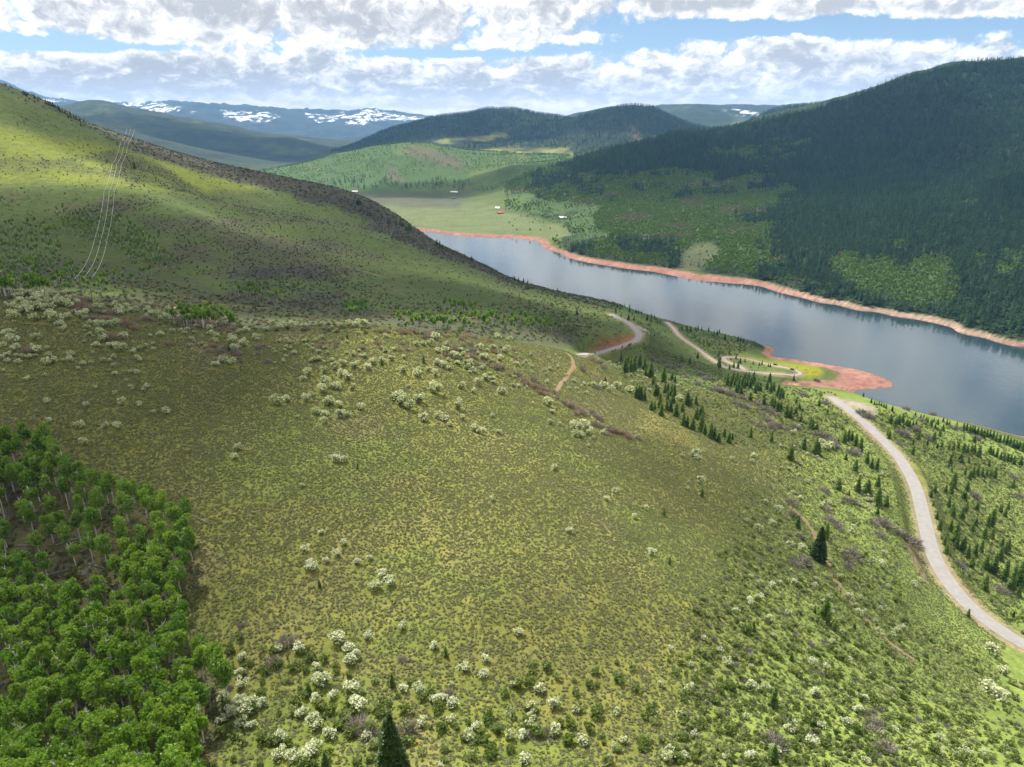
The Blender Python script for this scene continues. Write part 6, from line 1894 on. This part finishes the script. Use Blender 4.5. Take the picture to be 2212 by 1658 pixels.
# ------------------------------------------------------------------ cars on the campground lane
M_CARS = [plain("dark_car_paint", (.02, .022, .026), (.03, .03, .034), 1.0, .25, .5), plain("grey_car_paint", (.06, .065, .075), (.075, .08, .09), 1.0, .25, .5)]
M_TYRE = plain("tyre_rubber", (.02, .02, .02), (.03, .03, .03), 1.0, .9)
M_RIM = plain("steel_rim", (.5, .5, .5), (.4, .4, .4), 1.0, .35, .5, .8)


def car(px_, py_, rz, mat, label):
    p = hit([px_], [py_])[0]
    o = thing("parked_car", (p[0], p[1], p[2] + .05), rz, (1, 1, 1), label, "car", None)
    prof = [(-2.3, .35), (-2.35, .8), (-2.2, 1.0), (-1.9, 1.08), (-1.5, 1.7), (.35, 1.72), (1.05, 1.12), (2.15, .98), (2.35, .75), (2.32, .35)]
    mb = MB(); V_ = []
    for s in (-1, 1):
        V_ += [[x_, s * (.88 if z_ < 1.2 else .70), z_] for x_, z_ in prof]
    k = len(prof)
    bm = bmesh.new()
    vs = [bm.verts.new(v) for v in V_]
    bm.faces.new(vs[:k][::-1]); bm.faces.new(vs[k:])
    for i in range(k):
        bm.faces.new([vs[i], vs[(i + 1) % k], vs[k + (i + 1) % k], vs[k + i]])
    bmesh.ops.recalc_face_normals(bm, faces=bm.faces)
    me = bpy.data.meshes.new("body"); bm.to_mesh(me); bm.free(); me.materials.append(mat)
    part("body", me, o)
    for nm, cx_, hx_, cz_, tilt in (("windscreen", .74, .04, 1.42, 0), ("rear_window", -1.72, .04, 1.42, 0)):
        mb = MB(); box_mb(mb, [cx_, 0, cz_], np.array([hx_ + .1, .62, .22])); part(nm, mb.mesh(nm, [M_PANE]), o)
    for s in (-1, 1):
        mb = MB(); box_mb(mb, [-.5, s * .74, 1.42], np.array([.85, .06, .2])); part("side_window", mb.mesh("side_window", [M_PANE]), o)
        mb = MB(); box_mb(mb, [2.33, s * .6, .78], np.array([.03, .2, .08])); part("headlight", mb.mesh("headlight", [M_RIM]), o)
        for x_ in (-1.4, 1.4):
            mb = MB(); mb.tube([[x_, s * .72, .34], [x_, s * .93, .34]], [.34, .34], 14)
            wh_ = part("wheel", mb.mesh("wheel", [M_TYRE]), o)
            mb = MB(); mb.tube([[x_, s * .90, .34], [x_, s * .945, .34], [x_, s * .95, .34]], [.2, .2, .01], 10); part("rim", mb.mesh("rim", [M_RIM]), wh_)


car(1675, 789.5, -.55, M_CARS[0], "dark car parked on the upper side of the campground loop")
car(1711, 799.5, -.6, M_CARS[1], "grey car near the end of the campground loop")

# small dark bushes on the beach meadow and the driftwood on the far shore
for k, (px_, py_) in enumerate([(1722, 795), (1741, 804.5), (1750, 798.5), (1755, 806.5), (1762, 805), (1742, 800)]):
    p = hit([px_], [py_])[0]
    solo("meadow_bush", LEAFY[k % 4], (p[0], p[1], p[2] - .03), k, (.9, .7, .6), "small dark bush, " + ordinal(k) + " from left on the yellow beach meadow" if False else ["lone dark bush at the upper edge of the beach meadow", "dark bush at the lower left of the beach meadow", "dark bush at the upper right of the beach meadow", "lowest dark bush on the beach meadow", "rightmost dark bush on the beach meadow", "dark bush in the middle of the beach meadow"][k], "bush", "dark bushes on the beach meadow")
p = hit([1858], [656])[0]
mb = MB(); mb.tube([[-9, 1, .5], [0, 0, .8], [8, -1.5, .6]], [.5, .7, .35], 7); mb.tube([[-2, 0, .8], [-4, 2, 2.2]], [.3, .1], 5); mb.tube([[3, 0, .8], [5, -2, 1.9]], [.28, .1], 5)
solo("driftwood", mb.mesh("driftwood", [M_PINEBARK]), tuple(p), .2, (1, 1, 1), "dark driftwood trunk on the far red shore", "log", None)

# ------------------------------------------------------------------ unseen cumulus placed up the sun line to shade parts of the land
def volume_material(name, density, colour, aniso=0.0):
    m, n = material(name)
    v = n.n('ShaderNodeVolumePrincipled')
    v.inputs['Density'].default_value = density
    v.inputs['Color'].default_value = (*colour, 1)
    v.inputs['Anisotropy'].default_value = aniso
    o = n.n('ShaderNodeOutputMaterial')
    n.t.links.new(v.outputs[0], o.inputs['Volume'])
    return m


CLOUD_Z = 1650.0
SHADE = [  # ground x, y, radius across, radius along, optical depth
    (-285, 305, 210, 190, 3.4), (-650, 1050, 210, 65, 1.2), (-330, 640, 460, 160, 2.8), (60, 640, 240, 110, 1.5), (-420, 1300, 420, 110, 1.2),
    (900, 2460, 740, 540, 1.5), (1550, 1550, 640, 270, 1.5), (-70, 965, 430, 230, 1.8), (-230, 2780, 420, 190, 2.0),
    (-150, 5350, 950, 420, 2.0), (1000, 5000, 600, 350, 1.6), (-2600, 6000, 1700, 1100, 2.2), (-1200, 5600, 900, 600, 1.8),
    (78, 238, 48, 62, .75), (-95, 190, 55, 110, .6), (185, 690, 75, 55, 1.1)]
for k, (x, y, rx, ry, tau) in enumerate(SHADE):
    gz = float(height(np.array([x]), np.array([y]))[0]) if y < 30000 else 200.0
    cz = CLOUD_Z if y < 4500 else 2900.0
    s = (cz - gz) / SUN_DIR.z
    hgt_ = max(45.0, .34 * min(rx, ry))
    bm = bmesh.new()
    bmesh.ops.create_icosphere(bm, subdivisions=4, radius=1.0)
    for v_ in bm.verts:
        p = np.array(v_.co)
        nn = float(value_noise(np.array([p[0] * 2.1 + k * 7]), np.array([p[1] * 2.1 + p[2] * 1.3]), 900 + k)[0]) * .20 + float(value_noise(np.array([p[0] * 5 + k]), np.array([p[1] * 5 + p[2] * 4]), 930 + k)[0]) * .09
        v_.co = Vector((p[0] * rx, p[1] * ry, p[2] * hgt_)) * (1 + nn)
    me = bpy.data.meshes.new("cloud")
    bm.to_mesh(me); bm.free()
    o = link("cloud", me, volume_material("shade_cloud", tau * SUN_DIR.z / (2 * hgt_), (1, 1, 1), .3), None, (x + SUN_DIR.x * s, y + SUN_DIR.y * s, cz + hgt_ * .3))
    set_props(o, None, None, None, 'stuff')

# ------------------------------------------------------------------ the air
top = max(float(GZ.max()) + 40, 420)
print('air top', top, GZ.min())
X0, X1, Y0, Y1, Z0, Z1 = -24500, 24500, -400, 23000, float(GZ.min()) - 1.5, top
bm = bmesh.new()
bmesh.ops.create_cube(bm, size=1.0)
for v_ in bm.verts:
    v_.co = Vector(((X0 + X1) / 2 + v_.co.x * (X1 - X0), (Y0 + Y1) / 2 + v_.co.y * (Y1 - Y0), (Z0 + Z1) / 2 + v_.co.z * (Z1 - Z0)))
me = bpy.data.meshes.new("haze")
bm.to_mesh(me); bm.free()
o = link("haze", me, volume_material("mountain_air", 3.6e-5, (.24, .53, 1.0), .0))
set_props(o, None, None, None, 'stuff')
